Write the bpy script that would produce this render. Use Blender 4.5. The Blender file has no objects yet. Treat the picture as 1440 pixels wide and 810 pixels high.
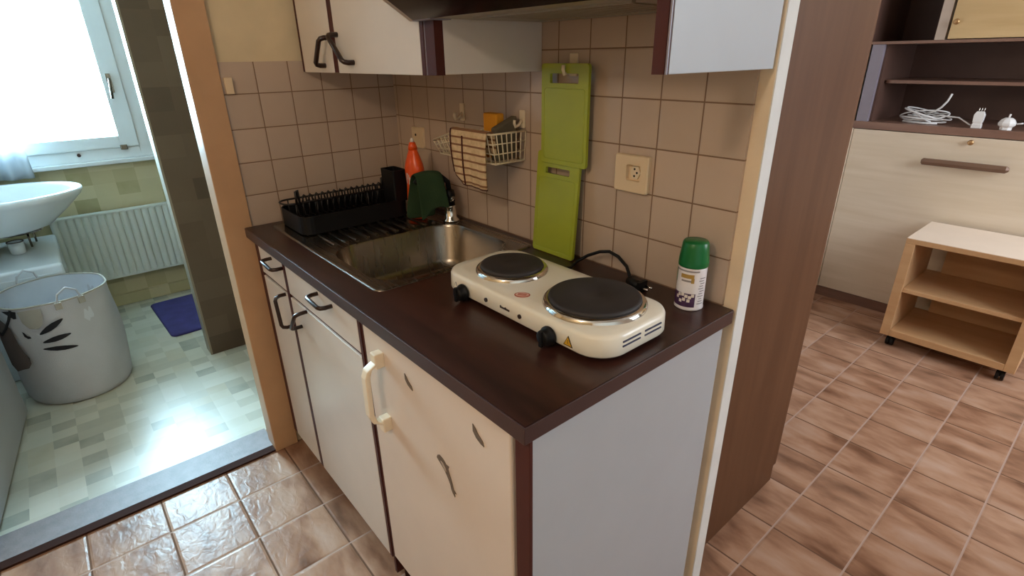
import bpy, bmesh, math, random
from mathutils import Vector, Matrix
random.seed(7)
PI = math.pi
SC = bpy.context.scene
COL = SC.collection

# ------------------------------------------------------------------ materials
def lin(c):
    return tuple(((v / 255) / 12.92 if v / 255 <= 0.04045 else ((v / 255 + 0.055) / 1.055) ** 2.4) for v in c) + (1.0,)

class NT:
    """small helper round a node tree"""
    def __init__(self, name):
        self.m = bpy.data.materials.new(name)
        self.m.use_nodes = True
        self.t = self.m.node_tree
        self.b = self.t.nodes['Principled BSDF']
    def n(self, typ, **kw):
        nd = self.t.nodes.new(typ)
        for k, v in kw.items():
            if k in nd.inputs.keys():
                nd.inputs[k].default_value = v
            else:
                setattr(nd, k, v)
        return nd
    def l(self, a, b):
        self.t.links.new(a, b)
    def math(self, op, a, b=None, c=None):
        nd = self.t.nodes.new('ShaderNodeMath'); nd.operation = op
        for i, v in enumerate((a, b, c)):
            if v is None: continue
            if isinstance(v, (int, float)): nd.inputs[i].default_value = v
            else: self.l(v, nd.inputs[i])
        return nd.outputs[0]
    def ramp(self, fac, stops, interp='LINEAR'):
        r = self.t.nodes.new('ShaderNodeValToRGB'); r.color_ramp.interpolation = interp
        e = r.color_ramp.elements
        while len(e) < len(stops): e.new(0.5)
        for i, (p, c) in enumerate(stops):
            e[i].position = p; e[i].color = c
        if fac is not None: self.l(fac, r.inputs[0])
        return r.outputs[0]
    def mix(self, fac, a, b, blend='MIX'):
        nd = self.t.nodes.new('ShaderNodeMix'); nd.data_type = 'RGBA'; nd.blend_type = blend
        for k, v in ((0, fac), (6, a), (7, b)):
            if isinstance(v, (int, float, tuple)): nd.inputs[k].default_value = v
            else: self.l(v, nd.inputs[k])
        return nd.outputs[2]
    def pos(self):
        return self.n('ShaderNodeTexCoord').outputs['Object']
    def bump(self, h, strength=0.2, dist=0.002):
        b = self.n('ShaderNodeBump'); b.inputs['Strength'].default_value = strength
        b.inputs['Distance'].default_value = dist
        self.l(h, b.inputs['Height']); self.l(b.outputs[0], self.b.inputs['Normal'])

def plain(name, rgb, rough=0.5, metal=0.0, var=0.06, scale=9.0, bump=0.0, bscale=120.0, spec=0.5, coat=0.0):
    t = NT(name); c = lin(rgb)
    p = t.pos()
    nz = t.n('ShaderNodeTexNoise', Scale=scale, Detail=3.0); t.l(p, nz.inputs['Vector'])
    lo = tuple(v * (1 - var) for v in c[:3]) + (1,); hi = tuple(min(1, v * (1 + var)) for v in c[:3]) + (1,)
    t.l(t.ramp(nz.outputs['Fac'], [(0.3, lo), (0.7, hi)]), t.b.inputs['Base Color'])
    t.b.inputs['Roughness'].default_value = rough; t.b.inputs['Metallic'].default_value = metal
    t.b.inputs['Specular IOR Level'].default_value = spec
    t.b.inputs['Coat Weight'].default_value = coat
    if bump:
        n2 = t.n('ShaderNodeTexNoise', Scale=bscale, Detail=2.0); t.l(p, n2.inputs['Vector'])
        t.bump(n2.outputs['Fac'], bump, 0.002)
    return t.m

def wood(name, dark, light, axis, rough=0.4, scale=6.0, stretch=14.0, spec=0.5):
    t = NT(name); mp = t.n('ShaderNodeMapping')
    s = [stretch * scale] * 3; s[axis] = scale
    mp.inputs['Scale'].default_value = [v / 6 for v in s]
    t.l(t.pos(), mp.inputs['Vector'])
    a = t.n('ShaderNodeTexNoise', Scale=1.6, Detail=5.0, Distortion=0.6); t.l(mp.outputs[0], a.inputs['Vector'])
    b = t.n('ShaderNodeTexNoise', Scale=7.0, Detail=2.0); t.l(mp.outputs[0], b.inputs['Vector'])
    f = t.math('ADD', t.math('MULTIPLY', a.outputs['Fac'], 0.75), t.math('MULTIPLY', b.outputs['Fac'], 0.25))
    t.l(t.ramp(f, [(0.36, lin(dark)), (0.64, lin(light))]), t.b.inputs['Base Color'])
    t.b.inputs['Roughness'].default_value = rough
    t.b.inputs['Specular IOR Level'].default_value = spec
    return t.m

def grid(t, ax, off, size, gw):
    """distance based joint mask (1 on a joint) and cell id for one axis"""
    sx = t.n('ShaderNodeSeparateXYZ'); t.l(t.pos(), sx.inputs[0])
    u = t.math('DIVIDE', t.math('SUBTRACT', sx.outputs[ax], off), size)
    cell = t.math('FLOOR', u)
    fr = t.math('SUBTRACT', u, cell)
    d = t.math('MULTIPLY', t.math('MINIMUM', fr, t.math('SUBTRACT', 1.0, fr)), size)
    return d, cell

def tiles(name, axu, offu, axv, offv, size, gw, base, var, grout, rough, kind):
    t = NT(name)
    du, cu = grid(t, axu, offu, size, gw); dv, cv = grid(t, axv, offv, size, gw)
    d = t.math('MINIMUM', du, dv)
    joint = t.math('LESS_THAN', d, gw / 2)
    cid = t.n('ShaderNodeCombineXYZ'); t.l(cu, cid.inputs[0]); t.l(cv, cid.inputs[1])
    wn = t.n('ShaderNodeTexWhiteNoise'); wn.noise_dimensions = '3D'; t.l(cid.outputs[0], wn.inputs['Vector'])
    soft = t.math('MINIMUM', t.math('DIVIDE', d, gw * 1.6), 1.0)
    if kind == 'wall':
        nz = t.n('ShaderNodeTexNoise', Scale=14.0, Detail=3.0); t.l(t.pos(), nz.inputs['Vector'])
        f = t.math('ADD', t.math('MULTIPLY', wn.outputs['Value'], 0.5), t.math('MULTIPLY', nz.outputs['Fac'], 0.5))
        c = t.ramp(f, [(0.2, lin(tuple(v * (1 - var) for v in base))), (0.8, lin(tuple(v * (1 + var) for v in base)))])
        h = soft
        t.bump(h, 0.35, 0.0015)
    else:
        # every tile shows the same kind of banded cloudy print, shifted per tile
        add = t.n('ShaderNodeVectorMath'); add.operation = 'ADD'; t.l(t.pos(), add.inputs[0])
        sc = t.n('ShaderNodeVectorMath'); sc.operation = 'SCALE'; t.l(wn.outputs['Color'], sc.inputs[0]); sc.inputs['Scale'].default_value = 6.0
        t.l(sc.outputs[0], add.inputs[1])
        mp = t.n('ShaderNodeMapping'); mp.inputs['Scale'].default_value = (4.2, 10.5, 6.0); t.l(add.outputs[0], mp.inputs['Vector'])
        nz = t.n('ShaderNodeTexNoise', Scale=1.15, Detail=4.0, Distortion=0.25); t.l(mp.outputs[0], nz.inputs['Vector'])
        c = t.ramp(nz.outputs['Fac'], [(0.28, lin((104, 70, 51))), (0.44, lin((150, 110, 86))), (0.56, lin((174, 135, 109))), (0.74, lin((188, 157, 137)))])
        c = t.mix(0.16, c, t.ramp(wn.outputs['Value'], [(0.0, lin((124, 84, 60))), (1.0, lin((186, 154, 130)))]))
        mp2 = t.n('ShaderNodeMapping'); mp2.inputs['Scale'].default_value = (1.0, 1.5, 1.0); t.l(add.outputs[0], mp2.inputs['Vector'])
        n3 = t.n('ShaderNodeTexNoise', Scale=24.0, Detail=2.0, Distortion=0.7); t.l(mp2.outputs[0], n3.inputs['Vector'])
        h = t.math('ADD', t.math('MULTIPLY', soft, 0.7), t.math('MULTIPLY', n3.outputs['Fac'], 0.9))
        t.bump(h, 0.45, 0.004)
    gcol = lin(grout) if kind == 'wall' else t.mix(t.math('LESS_THAN', du, gw / 2), lin((112, 84, 68)), lin((178, 152, 138)))  # light caught by raised edges is coloured into the floor joints along y
    cc = t.mix(joint, c, gcol)
    t.l(cc, t.b.inputs['Base Color'])
    t.l(t.math('ADD', t.math('MULTIPLY', joint, 0.4), rough), t.b.inputs['Roughness'])
    t.l(t.math('SUBTRACT', 0.5 if kind == 'wall' else 0.13, t.math('MULTIPLY', joint, 0.24 if kind == 'wall' else 0.12)), t.b.inputs['Specular IOR Level'])
    return t.m

def checks(name, axu, axv, su, sv, stops, rough, offu=0.0, offv=0.0, bump=0.0):
    """printed random check pattern (vinyl)"""
    t = NT(name)
    du, cu = grid(t, axu, offu, su, 0.001); dv, cv = grid(t, axv, offv, sv, 0.001)
    cid = t.n('ShaderNodeCombineXYZ'); t.l(cu, cid.inputs[0]); t.l(cv, cid.inputs[1])
    wn = t.n('ShaderNodeTexWhiteNoise'); t.l(cid.outputs[0], wn.inputs['Vector'])
    nz = t.n('ShaderNodeTexNoise', Scale=9.0, Detail=4.0); t.l(t.pos(), nz.inputs['Vector'])
    f = t.math('ADD', t.math('MULTIPLY', wn.outputs['Value'], 0.8), t.math('MULTIPLY', nz.outputs['Fac'], 0.25))
    t.l(t.ramp(f, [(p, lin(c)) for p, c in stops]), t.b.inputs['Base Color'])
    t.b.inputs['Roughness'].default_value = rough; t.b.inputs['Specular IOR Level'].default_value = 0.32
    n2 = t.n('ShaderNodeTexNoise', Scale=14.0, Detail=2.0); t.l(t.pos(), n2.inputs['Vector'])
    if bump: t.bump(n2.outputs['Fac'], bump, 0.004)
    return t.m

def brushed(name, rgb, rough=0.3):
    t = NT(name); mp = t.n('ShaderNodeMapping'); mp.inputs['Scale'].default_value = (2, 90, 8)
    t.l(t.pos(), mp.inputs['Vector'])
    nz = t.n('ShaderNodeTexNoise', Scale=1.0, Detail=2.0); t.l(mp.outputs[0], nz.inputs['Vector'])
    t.b.inputs['Base Color'].default_value = lin(rgb); t.b.inputs['Metallic'].default_value = 1.0
    t.l(t.math('ADD', t.math('MULTIPLY', nz.outputs['Fac'], 0.14), rough - 0.07), t.b.inputs['Roughness'])
    return t.m

def pane_mat(name):
    t = NT(name); t.t.nodes.remove(t.b)
    tr = t.n('ShaderNodeBsdfTransparent'); gl = t.n('ShaderNodeBsdfGlossy', Roughness=0.03)
    fr = t.n('ShaderNodeFresnel', IOR=1.45); mx = t.n('ShaderNodeMixShader')
    t.l(fr.outputs[0], mx.inputs[0]); t.l(tr.outputs[0], mx.inputs[1]); t.l(gl.outputs[0], mx.inputs[2])
    t.l(mx.outputs[0], t.t.nodes['Material Output'].inputs['Surface'])
    return t.m

def cloth_sheer(name, rgb):
    t = NT(name); t.t.nodes.remove(t.b)
    df = t.n('ShaderNodeBsdfDiffuse', Color=lin(rgb)); tl = t.n('ShaderNodeBsdfTranslucent', Color=lin(rgb))
    wv = t.n('ShaderNodeTexNoise', Scale=300.0); t.l(t.pos(), wv.inputs['Vector'])
    bp = t.n('ShaderNodeBump', Strength=0.2, Distance=0.001); t.l(wv.outputs['Fac'], bp.inputs['Height'])
    t.l(bp.outputs[0], df.inputs['Normal'])
    mx = t.n('ShaderNodeMixShader'); mx.inputs[0].default_value = 0.5
    t.l(df.outputs[0], mx.inputs[1]); t.l(tl.outputs[0], mx.inputs[2])
    t.l(mx.outputs[0], t.t.nodes['Material Output'].inputs['Surface'])
    return t.m

T = 0.1038
M = dict(
    tile_back=tiles('beige_wall_tile', 0, 1.0566, 2, 1.309, T, 0.0032, (190, 167, 148), 0.025, (128, 100, 80), 0.26, 'wall'),
    tile_left=tiles('beige_wall_tile_side', 1, -0.4754, 2, 1.3046, T, 0.0032, (190, 167, 148), 0.025, (128, 100, 80), 0.26, 'wall'),
    floor=tiles('terracotta_floor_tile', 0, 0.176, 1, -0.634, 0.2104, 0.0055, (170, 130, 105), 0.1, (152, 126, 112), 0.28, 'floor'),
    vinyl=checks('grey_check_vinyl', 0, 1, 0.066, 0.08, [(0.08, (146, 148, 134)), (0.22, (184, 182, 164)), (0.5, (202, 200, 182)), (0.75, (210, 208, 192)), (0.95, (196, 190, 166))], 0.3, offu=-0.4, offv=-1.165, bump=0.12),
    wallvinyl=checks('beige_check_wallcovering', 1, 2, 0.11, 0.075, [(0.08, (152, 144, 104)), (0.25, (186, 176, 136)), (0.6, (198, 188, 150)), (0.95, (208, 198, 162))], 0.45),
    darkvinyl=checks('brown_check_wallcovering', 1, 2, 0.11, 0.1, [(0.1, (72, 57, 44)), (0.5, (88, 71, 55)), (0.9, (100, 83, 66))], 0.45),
    edgetrim=plain('grey_brown_trim', (128, 116, 98), 0.5),
    plaster=plain('cream_plaster', (214, 194, 158), 0.8, bump=0.15, bscale=60),
    plaster_beige=plain('beige_plaster', (228, 204, 172), 0.85, bump=0.5, bscale=45),
    plaster_white=plain('white_plaster', (222, 218, 212), 0.8, bump=0.25, bscale=60),
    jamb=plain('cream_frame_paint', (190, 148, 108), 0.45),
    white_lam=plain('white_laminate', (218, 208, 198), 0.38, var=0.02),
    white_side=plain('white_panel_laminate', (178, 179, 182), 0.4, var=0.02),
    fridge=plain('ivory_fridge_enamel', (220, 202, 186), 0.35, var=0.02),
    ivory=plain('ivory_plastic', (236, 218, 190), 0.35, var=0.02),
    darkwood=wood('dark_counter_wood', (38, 18, 13), (62, 32, 24), 0, 0.3, 7.0, 9.0),
    darkedge=plain('dark_edge_laminate', (66, 44, 42), 0.35),
    redbrown=plain('red_brown_edging', (74, 32, 26), 0.5, spec=0.3),
    handle=plain('dark_brown_plastic', (44, 24, 16), 0.28),
    steel=brushed('brushed_steel', (136, 127, 116), 0.26),
    chrome=plain('chrome', (226, 222, 216), 0.08, 1.0, var=0.0),
    black=plain('black_plastic', (12, 10, 11), 0.5, spec=0.3),
    blackwire=plain('black_wire', (26, 20, 18), 0.4),
    iron=plain('cast_iron_plate', (44, 38, 37), 0.62, var=0.1, scale=40),
    hobwhite=plain('cream_enamel', (236, 227, 209), 0.25, var=0.01),
    orange=plain('orange_plastic', (236, 84, 24), 0.3),
    greencloth=plain('dark_green_cloth', (38, 60, 32), 0.95, bump=0.6, bscale=400),
    lime=plain('lime_green_plastic', (160, 168, 40), 0.35, var=0.08, scale=7),
    yellow=plain('yellow_sponge', (216, 142, 26), 0.9, bump=0.6, bscale=250),
    greysponge=plain('grey_brown_sponge', (96, 84, 66), 0.95, bump=0.6, bscale=250),
    redcloth=plain('dark_red_net', (72, 22, 20), 0.9),
    wirewhite=plain('white_wire', (232, 214, 180), 0.35),
    hook=plain('white_hook_plastic', (226, 206, 176), 0.35),
    outlet=plain('cream_socket_plastic', (222, 196, 160), 0.35, var=0.01),
    dark=plain('dark_hole', (30, 20, 16), 0.8),
    capgreen=plain('green_cap', (8, 104, 48), 0.3),
    canlabel=plain('white_can_label', (228, 220, 220), 0.3),
    purple=plain('purple_print', (78, 48, 82), 0.35, var=0.25, scale=90),
    gold=plain('gold_print', (176, 138, 66), 0.35),
    greyprint=plain('grey_print', (150, 140, 140), 0.4),
    hoodglass=plain('dark_visor', (40, 26, 22), 0.18),
    hoodsteel=plain('taupe_hood_metal', (150, 138, 118), 0.4),
    wardrobe=wood('walnut_laminate', (92, 59, 38), (104, 69, 46), 2, 0.5, 5.0, 10.0, 0.2),
    oakpanel=wood('pale_oak_laminate', (210, 192, 166), (222, 206, 184), 0, 0.42, 4.0, 12.0),
    oakdoor=wood('golden_oak_laminate', (192, 160, 112), (208, 178, 130), 0, 0.42, 4.0, 10.0),
    cartwood=wood('beech_laminate', (194, 150, 106), (208, 168, 124), 0, 0.45, 4.0, 10.0),
    carttop_lit=plain('daylit_cart_top', (232, 214, 196), 0.42, var=0.02),
    niche=plain('dark_brown_board', (92, 66, 56), 0.5, var=0.1),
    shelfwood=wood('brown_shelf_laminate', (116, 84, 70), (138, 106, 90), 0, 0.38, 4.0, 10.0),
    greymetal=plain('lavender_grey_panel', (138, 130, 140), 0.35),
    divider=plain('beige_divider', (190, 172, 156), 0.45),
    brass=plain('brass', (186, 150, 108), 0.35, 1.0),
    bronze=plain('bronze_handle', (116, 88, 70), 0.45, 0.2),
    cable=plain('white_cable', (226, 224, 222), 0.4),
    ceramic=plain('white_ceramic', (232, 238, 240), 0.12, var=0.01),
    radiator=plain('white_radiator_enamel', (214, 220, 212), 0.4, var=0.01),
    winframe=plain('white_window_paint', (222, 228, 228), 0.35, var=0.01),
    whitemetal=plain('glossy_white_enamel', (222, 228, 232), 0.15, var=0.01),
    curtain=cloth_sheer('white_curtain', (236, 240, 244)),
    basket=plain('white_canvas', (190, 190, 194), 0.9, var=0.04, bump=0.5, bscale=300),
    basketgrey=plain('grey_canvas_print', (170, 164, 152), 0.9, bump=0.5, bscale=300),
    basketin=plain('pale_basket_lining', (206, 210, 216), 0.85),
    flap=plain('taupe_felt', (94, 82, 78), 0.95),
    blackprint=plain('black_print', (22, 20, 26), 0.8),
    rug=plain('dark_blue_mat', (58, 52, 104), 0.95, var=0.22, scale=14, bump=0.8, bscale=220),
    threshold=plain('grey_stone_sill', (128, 116, 114), 0.5, var=0.14, scale=30, bump=0.2, bscale=150),
    darkstrip=plain('dark_brown_strip', (56, 32, 24), 0.8, spec=0.1),
    sticker=plain('grey_brown_sticker', (104, 88, 74), 0.5, var=0.25, scale=120),
    stickerlight=plain('pale_sticker', (190, 170, 152), 0.5),
    warn=plain('warning_yellow', (206, 156, 40), 0.5),
    redprint=plain('red_print', (176, 72, 56), 0.5),
    pinkprint=plain('pale_pink_print', (222, 176, 156), 0.5),
    slot=plain('vent_slot', (60, 62, 84), 0.6),
    pane=pane_mat('window_pane'),
    white_text=plain('white_print', (232, 220, 210), 0.5),
)

def towel_mat():
    t = NT('striped_waffle_towel')
    sx = t.n('ShaderNodeSeparateXYZ'); t.l(t.pos(), sx.inputs[0])
    u = t.math('FRACT', t.math('DIVIDE', sx.outputs[2], 0.0205))
    s = t.math('LESS_THAN', t.math('ABSOLUTE', t.math('SUBTRACT', u, 0.5)), 0.13)
    nz = t.n('ShaderNodeTexNoise', Scale=60.0, Detail=3.0); t.l(t.pos(), nz.inputs['Vector'])
    base = t.ramp(nz.outputs['Fac'], [(0.3, lin((196, 164, 124))), (0.7, lin((224, 194, 152)))])
    c = t.mix(s, base, lin((138, 94, 64)))
    t.l(c, t.b.inputs['Base Color']); t.b.inputs['Roughness'].default_value = 0.95
    n2 = t.n('ShaderNodeTexNoise', Scale=420.0); t.l(t.pos(), n2.inputs['Vector'])
    t.bump(n2.outputs['Fac'], 0.5, 0.002)
    return t.m
M['towel'] = towel_mat()
M['maroon'] = plain('maroon_trim', (74, 26, 20), 0.9)

# ------------------------------------------------------------------ geometry
def wloc(o):
    v = Vector((0, 0, 0))
    while o is not None:
        v += o.location; o = o.parent
    return v

class MB:
    """collects shapes, links them as ONE mesh object (coordinates are world coordinates)"""
    def __init__(self):
        self.v = []; self.f = []; self.s = []
    def add(self, vs, fs, smooth=False, mx=None):
        o = len(self.v)
        self.v += [Vector(p) if mx is None else mx @ Vector(p) for p in vs]
        self.f += [[i + o for i in f] for f in fs]
        self.s += [smooth] * len(fs)
        return self
    def box(self, x0, x1, y0, y1, z0, z1, mx=None):
        vs = [(x0, y0, z0), (x1, y0, z0), (x1, y1, z0), (x0, y1, z0), (x0, y0, z1), (x1, y0, z1), (x1, y1, z1), (x0, y1, z1)]
        return self.add(vs, [(0, 3, 2, 1), (4, 5, 6, 7), (0, 1, 5, 4), (1, 2, 6, 5), (2, 3, 7, 6), (3, 0, 4, 7)], False, mx)
    def prism(self, pts, axis, a, b, smooth=False, mx=None):
        """extrude a closed 2-D polygon along an axis; pts are in the other two axes in cyclic-free (x,y,z) order"""
        def P(p, h):
            q = [p[0], p[1]]; q.insert(axis, h); return tuple(q)
        n = len(pts)
        vs = [P(p, a) for p in pts] + [P(p, b) for p in pts]
        self.add(vs, [(i, (i + 1) % n, n + (i + 1) % n, n + i) for i in range(n)], smooth, mx)
        self.add(vs, [tuple(range(n))[::-1], tuple(range(n, 2 * n))], False, mx)
        return self
    def loft(self, rings, caps=(True, True), smooth=True, closed=True, mx=None):
        n = len(rings[0]); vs = [p for r in rings for p in r]; fs = []
        for k in range(len(rings) - 1):
            for i in range(n if closed else n - 1):
                j = (i + 1) % n
                fs.append((k * n + i, k * n + j, (k + 1) * n + j, (k + 1) * n + i))
        self.add(vs, fs, smooth, mx)
        if caps[0]: self.add(rings[0], [tuple(range(n))[::-1]], False, mx)
        if caps[1]: self.add(rings[-1], [tuple(range(n))], False, mx)
        return self
    def lathe(self, prof, c=(0, 0, 0), n=32, caps=(True, True), mx=None):
        rings = [[(c[0] + r * math.cos(2 * PI * i / n), c[1] + r * math.sin(2 * PI * i / n), c[2] + z) for i in range(n)] for r, z in prof]
        return self.loft(rings, caps, True, True, mx)
    def cyl(self, p0, p1, r, n=16, r1=None):
        return self.tube([p0, p1], r, n, False, r1)
    def tube(self, pts, r, n=10, closed=False, r1=None):
        P = [Vector(p) for p in pts]; m = len(P); rings = []; up = None
        for i in range(m):
            a = P[(i - 1) % m] if (closed or i > 0) else P[i]
            b = P[(i + 1) % m] if (closed or i < m - 1) else P[i]
            d = (b - a)
            d = d.normalized() if d.length > 1e-9 else Vector((0, 0, 1))
            if up is None:
                up = Vector((0, 0, 1)) if abs(d.z) < 0.9 else Vector((1, 0, 0))
            u = (up - d * up.dot(d))
            if u.length < 1e-6: u = d.orthogonal()
            u.normalize(); w = d.cross(u); up = u
            rr = r if r1 is None else r + (r1 - r) * i / (m - 1)
            rings.append([tuple(P[i] + rr * (math.cos(2 * PI * k / n) * u + math.sin(2 * PI * k / n) * w)) for k in range(n)])
        if closed:
            return self.loft(rings + [rings[0]], (False, False))
        return self.loft(rings, (True, True))
    def build(self, name, mat, parent=None, bevel=0.0, seg=2, kind=None, solid=0.0, sub=0):
        me = bpy.data.meshes.new(name)
        off = wloc(parent) if parent is not None else None
        if parent is None:
            xs = [p.x for p in self.v]; ys = [p.y for p in self.v]; zs = [p.z for p in self.v]
            self.org = Vector(((min(xs) + max(xs)) / 2, (min(ys) + max(ys)) / 2, min(zs)))
        bm = bmesh.new()
        vv = [bm.verts.new(p - off if off is not None else p) for p in self.v]
        for f, s in zip(self.f, self.s):
            try:
                face = bm.faces.new([vv[i] for i in f]); face.smooth = s
            except ValueError:
                pass
        bmesh.ops.remove_doubles(bm, verts=bm.verts[:], dist=1e-6)
        bmesh.ops.recalc_face_normals(bm, faces=bm.faces[:])
        bm.to_mesh(me); bm.free()
        me.materials.append(mat)
        o = bpy.data.objects.new(name, me); COL.objects.link(o)
        if parent is not None: o.parent = parent
        if solid:
            s = o.modifiers.new('solid', 'SOLIDIFY'); s.thickness = solid; s.offset = 0
        if bevel:
            b = o.modifiers.new('bevel', 'BEVEL'); b.width = bevel; b.segments = seg; b.limit_method = 'ANGLE'; b.angle_limit = math.radians(40)
        if sub:
            s = o.modifiers.new('sub', 'SUBSURF'); s.levels = sub; s.render_levels = sub
        if kind: o['kind'] = kind
        return o

def tag(o, label, cat, group=None):
    o['label'] = label; o['category'] = cat
    if group: o['group'] = group
    return o
def thing(name, label, cat, loc, group=None):
    o = bpy.data.objects.new(name, None); COL.objects.link(o)
    o.location = loc; o.empty_display_size = 0.05
    return tag(o, label, cat, group)
def lab(o, s):
    o['label'] = s; return o
def copy_tree(o, delta, parent=None):
    c = o.copy(); COL.objects.link(c)
    if parent is None: c.location = o.location + Vector(delta)
    else: c.parent = parent
    for ch in [k for k in bpy.data.objects if k.parent == o and k != c]:
        copy_tree(ch, delta, c)
    return c
def box(name, b, mat, parent=None, bevel=0.0, kind=None, seg=2):
    return MB().box(*b).build(name, mat, parent, bevel, seg, kind)
def struct(name, b, mat):
    return box(name, b, mat, None, 0, 'structure')
def rrect(x0, x1, y0, y1, r, n=6):
    pts = []
    for cx, cy, a in ((x1 - r, y1 - r, 0), (x0 + r, y1 - r, PI / 2), (x0 + r, y0 + r, PI), (x1 - r, y0 + r, 1.5 * PI)):
        for i in range(n + 1):
            t = a + PI / 2 * i / n
            pts.append((cx + r * math.cos(t), cy + r * math.sin(t)))
    return pts
def bow(p0, p1, out, r, side=0.012):
    """bow handle: feet p0, p1 on the door, standing off by vector out"""
    p0 = Vector(p0); p1 = Vector(p1); out = Vector(out); d = (p1 - p0).normalized() * side
    pts = [p0, p0 + out * 0.55, p0 + out * 0.88 + d * 0.35, p0 + out + d, p1 + out - d, p1 + out * 0.88 - d * 0.35, p1 + out * 0.55, p1]
    return MB().tube(pts, r, 10)

H = 0.8931
# ------------------------------------------------------------------ setting
struct('floor', (-0.164, 3.1, -2.6, 2.95, -0.05, 0.0), M['floor'])
struct('floor_bathroom', (-2.2, -0.165, -1.6, 0.4, -0.05, -0.002), M['vinyl'])
struct('ceiling', (-2.2, 3.2, -2.7, 3.05, 2.42, 2.5), M['plaster_white'])
wl = MB()
wl.box(-0.16, -0.008, -0.5777, 0.055, 0, 2.42).box(-0.16, -0.008, -1.50, -0.64, 2.03, 2.42).box(-0.16, -0.008, -2.6, -1.56, 0, 2.42)
wl.build('wall_left', M['plaster'], kind='structure')
struct('wall_back', (-0.16, 1.394, 0.008, 0.05, 0, 2.42), M['plaster_beige'])
struct('trim_6', (1.394, 1.3965, 0.0085, 0.05, 0, 2.42), M['plaster_white'])  # wall end coloured whiter, the cool daylight on this face painted in
struct('trim_1', (0.0, 1.365, 0.0, 0.008, 0.6, 1.60), M['tile_back'])
struct('trim_2', (-0.008, 0.0, -0.5777, 0.008, 0.6, 1.396), M['tile_left'])
struct('trim_3', (-0.165, -0.036, -1.49, -0.655, 0.0, 0.008), M['threshold'])
struct('trim_4', (-0.036, 0.0, -1.49, -0.664, 0.0, 0.0075), M['darkstrip'])
struct('wall_inner', (0.60, 0.70, 0.05, 2.95, 0, 2.42), M['plaster_white'])
struct('wall_rear', (0.60, 3.2, 2.95, 3.05, 0, 2.42), M['plaster_white'])
struct('wall_front', (-0.16, 3.2, -2.7, -2.6, 0, 2.42), M['plaster'])
wr = MB()
wr.box(3.1, 3.2, -2.6, 0.9, 0, 2.42).box(3.1, 3.2, 2.3, 2.95, 0, 2.42).box(3.1, 3.2, 0.9, 2.3, 0, 0.85).box(3.1, 3.2, 0.9, 2.3, 2.2, 2.42)
wr.build('wall_right', M['plaster_white'], kind='structure')
# bathroom shell
ww = MB()
ww.box(-2.2, -2.05, -1.6, -0.505, 0, 0.862).box(-2.2, -2.05, -0.505, 0.4, 0, 2.42).box(-2.2, -2.05, -1.6, -0.505, 2.32, 2.42)
ww.build('wall_window', M['wallvinyl'], kind='structure')
struct('wall_bathroom_left', (-2.2, -0.16, -1.66, -1.56, 0, 2.42), M['plaster_white'])
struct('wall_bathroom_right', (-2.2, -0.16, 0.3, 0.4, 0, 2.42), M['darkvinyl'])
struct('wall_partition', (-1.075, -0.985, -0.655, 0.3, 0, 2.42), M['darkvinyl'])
pe = MB().box(-1.075, -0.985, -0.664, -0.655, 0, 2.42).build('trim_5', M['edgetrim'], kind='structure')
MB().box(-2.05, -2.038, -1.56, 0.3, 0, 0.07).build('baseboard_window', M['wallvinyl'], kind='structure', bevel=0.003)

# bathroom window
wroot = bpy.data.objects.new('window_1', None); COL.objects.link(wroot); wroot.location = (-2.05, -1.0, 0.87); wroot['kind'] = 'structure'
X0, X1 = -2.085, -2.035
fr = MB()
fr.box(X0, X1, -0.603, -0.505, 0.885, 2.32).box(X0, X1, -1.60, -1.50, 0.885, 2.32).box(X0, X1, -1.50, -0.603, 0.885, 0.948).box(X0, X1, -1.50, -0.603, 2.25, 2.32)
fr.build('window_frame', M['winframe'], wroot, 0.004)
sa = MB()
sa.box(X0 + 0.01, X1 + 0.012, -0.693, -0.6035, 0.9485, 2.2495).box(X0 + 0.01, X1 + 0.012, -1.4995, -1.41, 0.9485, 2.2495)
sa.box(X0 + 0.01, X1 + 0.012, -1.41, -0.693, 0.9485, 1.012).box(X0 + 0.01, X1 + 0.012, -1.41, -0.693, 2.17, 2.2495)
sash = sa.build('window_sash', M['winframe'], wroot, 0.004)
MB().box(-2.062, -2.056, -1.41, -0.693, 1.012, 2.17).build('glass', M['pane'], sash)
hd = MB()
hd.box(-2.023, -2.017, -0.672, -0.65, 1.245, 1.345).tube([(-2.018, -0.661, 1.318), (-1.99, -0.661, 1.318), (-1.982, -0.664, 1.30), (-1.982, -0.672, 1.215)], 0.0075)
hd.build('window_handle', M['steel'], wroot)
MB().box(-2.024, -2.012, -0.70, -0.665, 0.935, 0.962).build('hinge', M['steel'], wroot, 0.003)
MB().cyl((-2.036, -0.90, 0.925), (-2.016, -0.90, 0.925), 0.009).build('knob', M['handle'], wroot)
MB().box(-2.12, -2.0, -1.56, -0.505, 0.862, 0.885).build('window_sill', M['winframe'], wroot, 0.004)

# room window on the right (outside the frame; lights the room)
w2 = bpy.data.objects.new('window_2', None); COL.objects.link(w2); w2.location = (3.15, 1.6, 0.85); w2['kind'] = 'structure'
f2 = MB()
for a in (0.9, 1.57, 2.24): f2.box(3.11, 3.17, a, a + 0.06, 0.85, 2.2)
f2.box(3.11, 3.17, 0.96, 2.24, 0.85, 0.91).box(3.11, 3.17, 0.96, 2.24, 2.14, 2.2)
f2.build('window_frame', M['winframe'], w2, 0.004)

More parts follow.
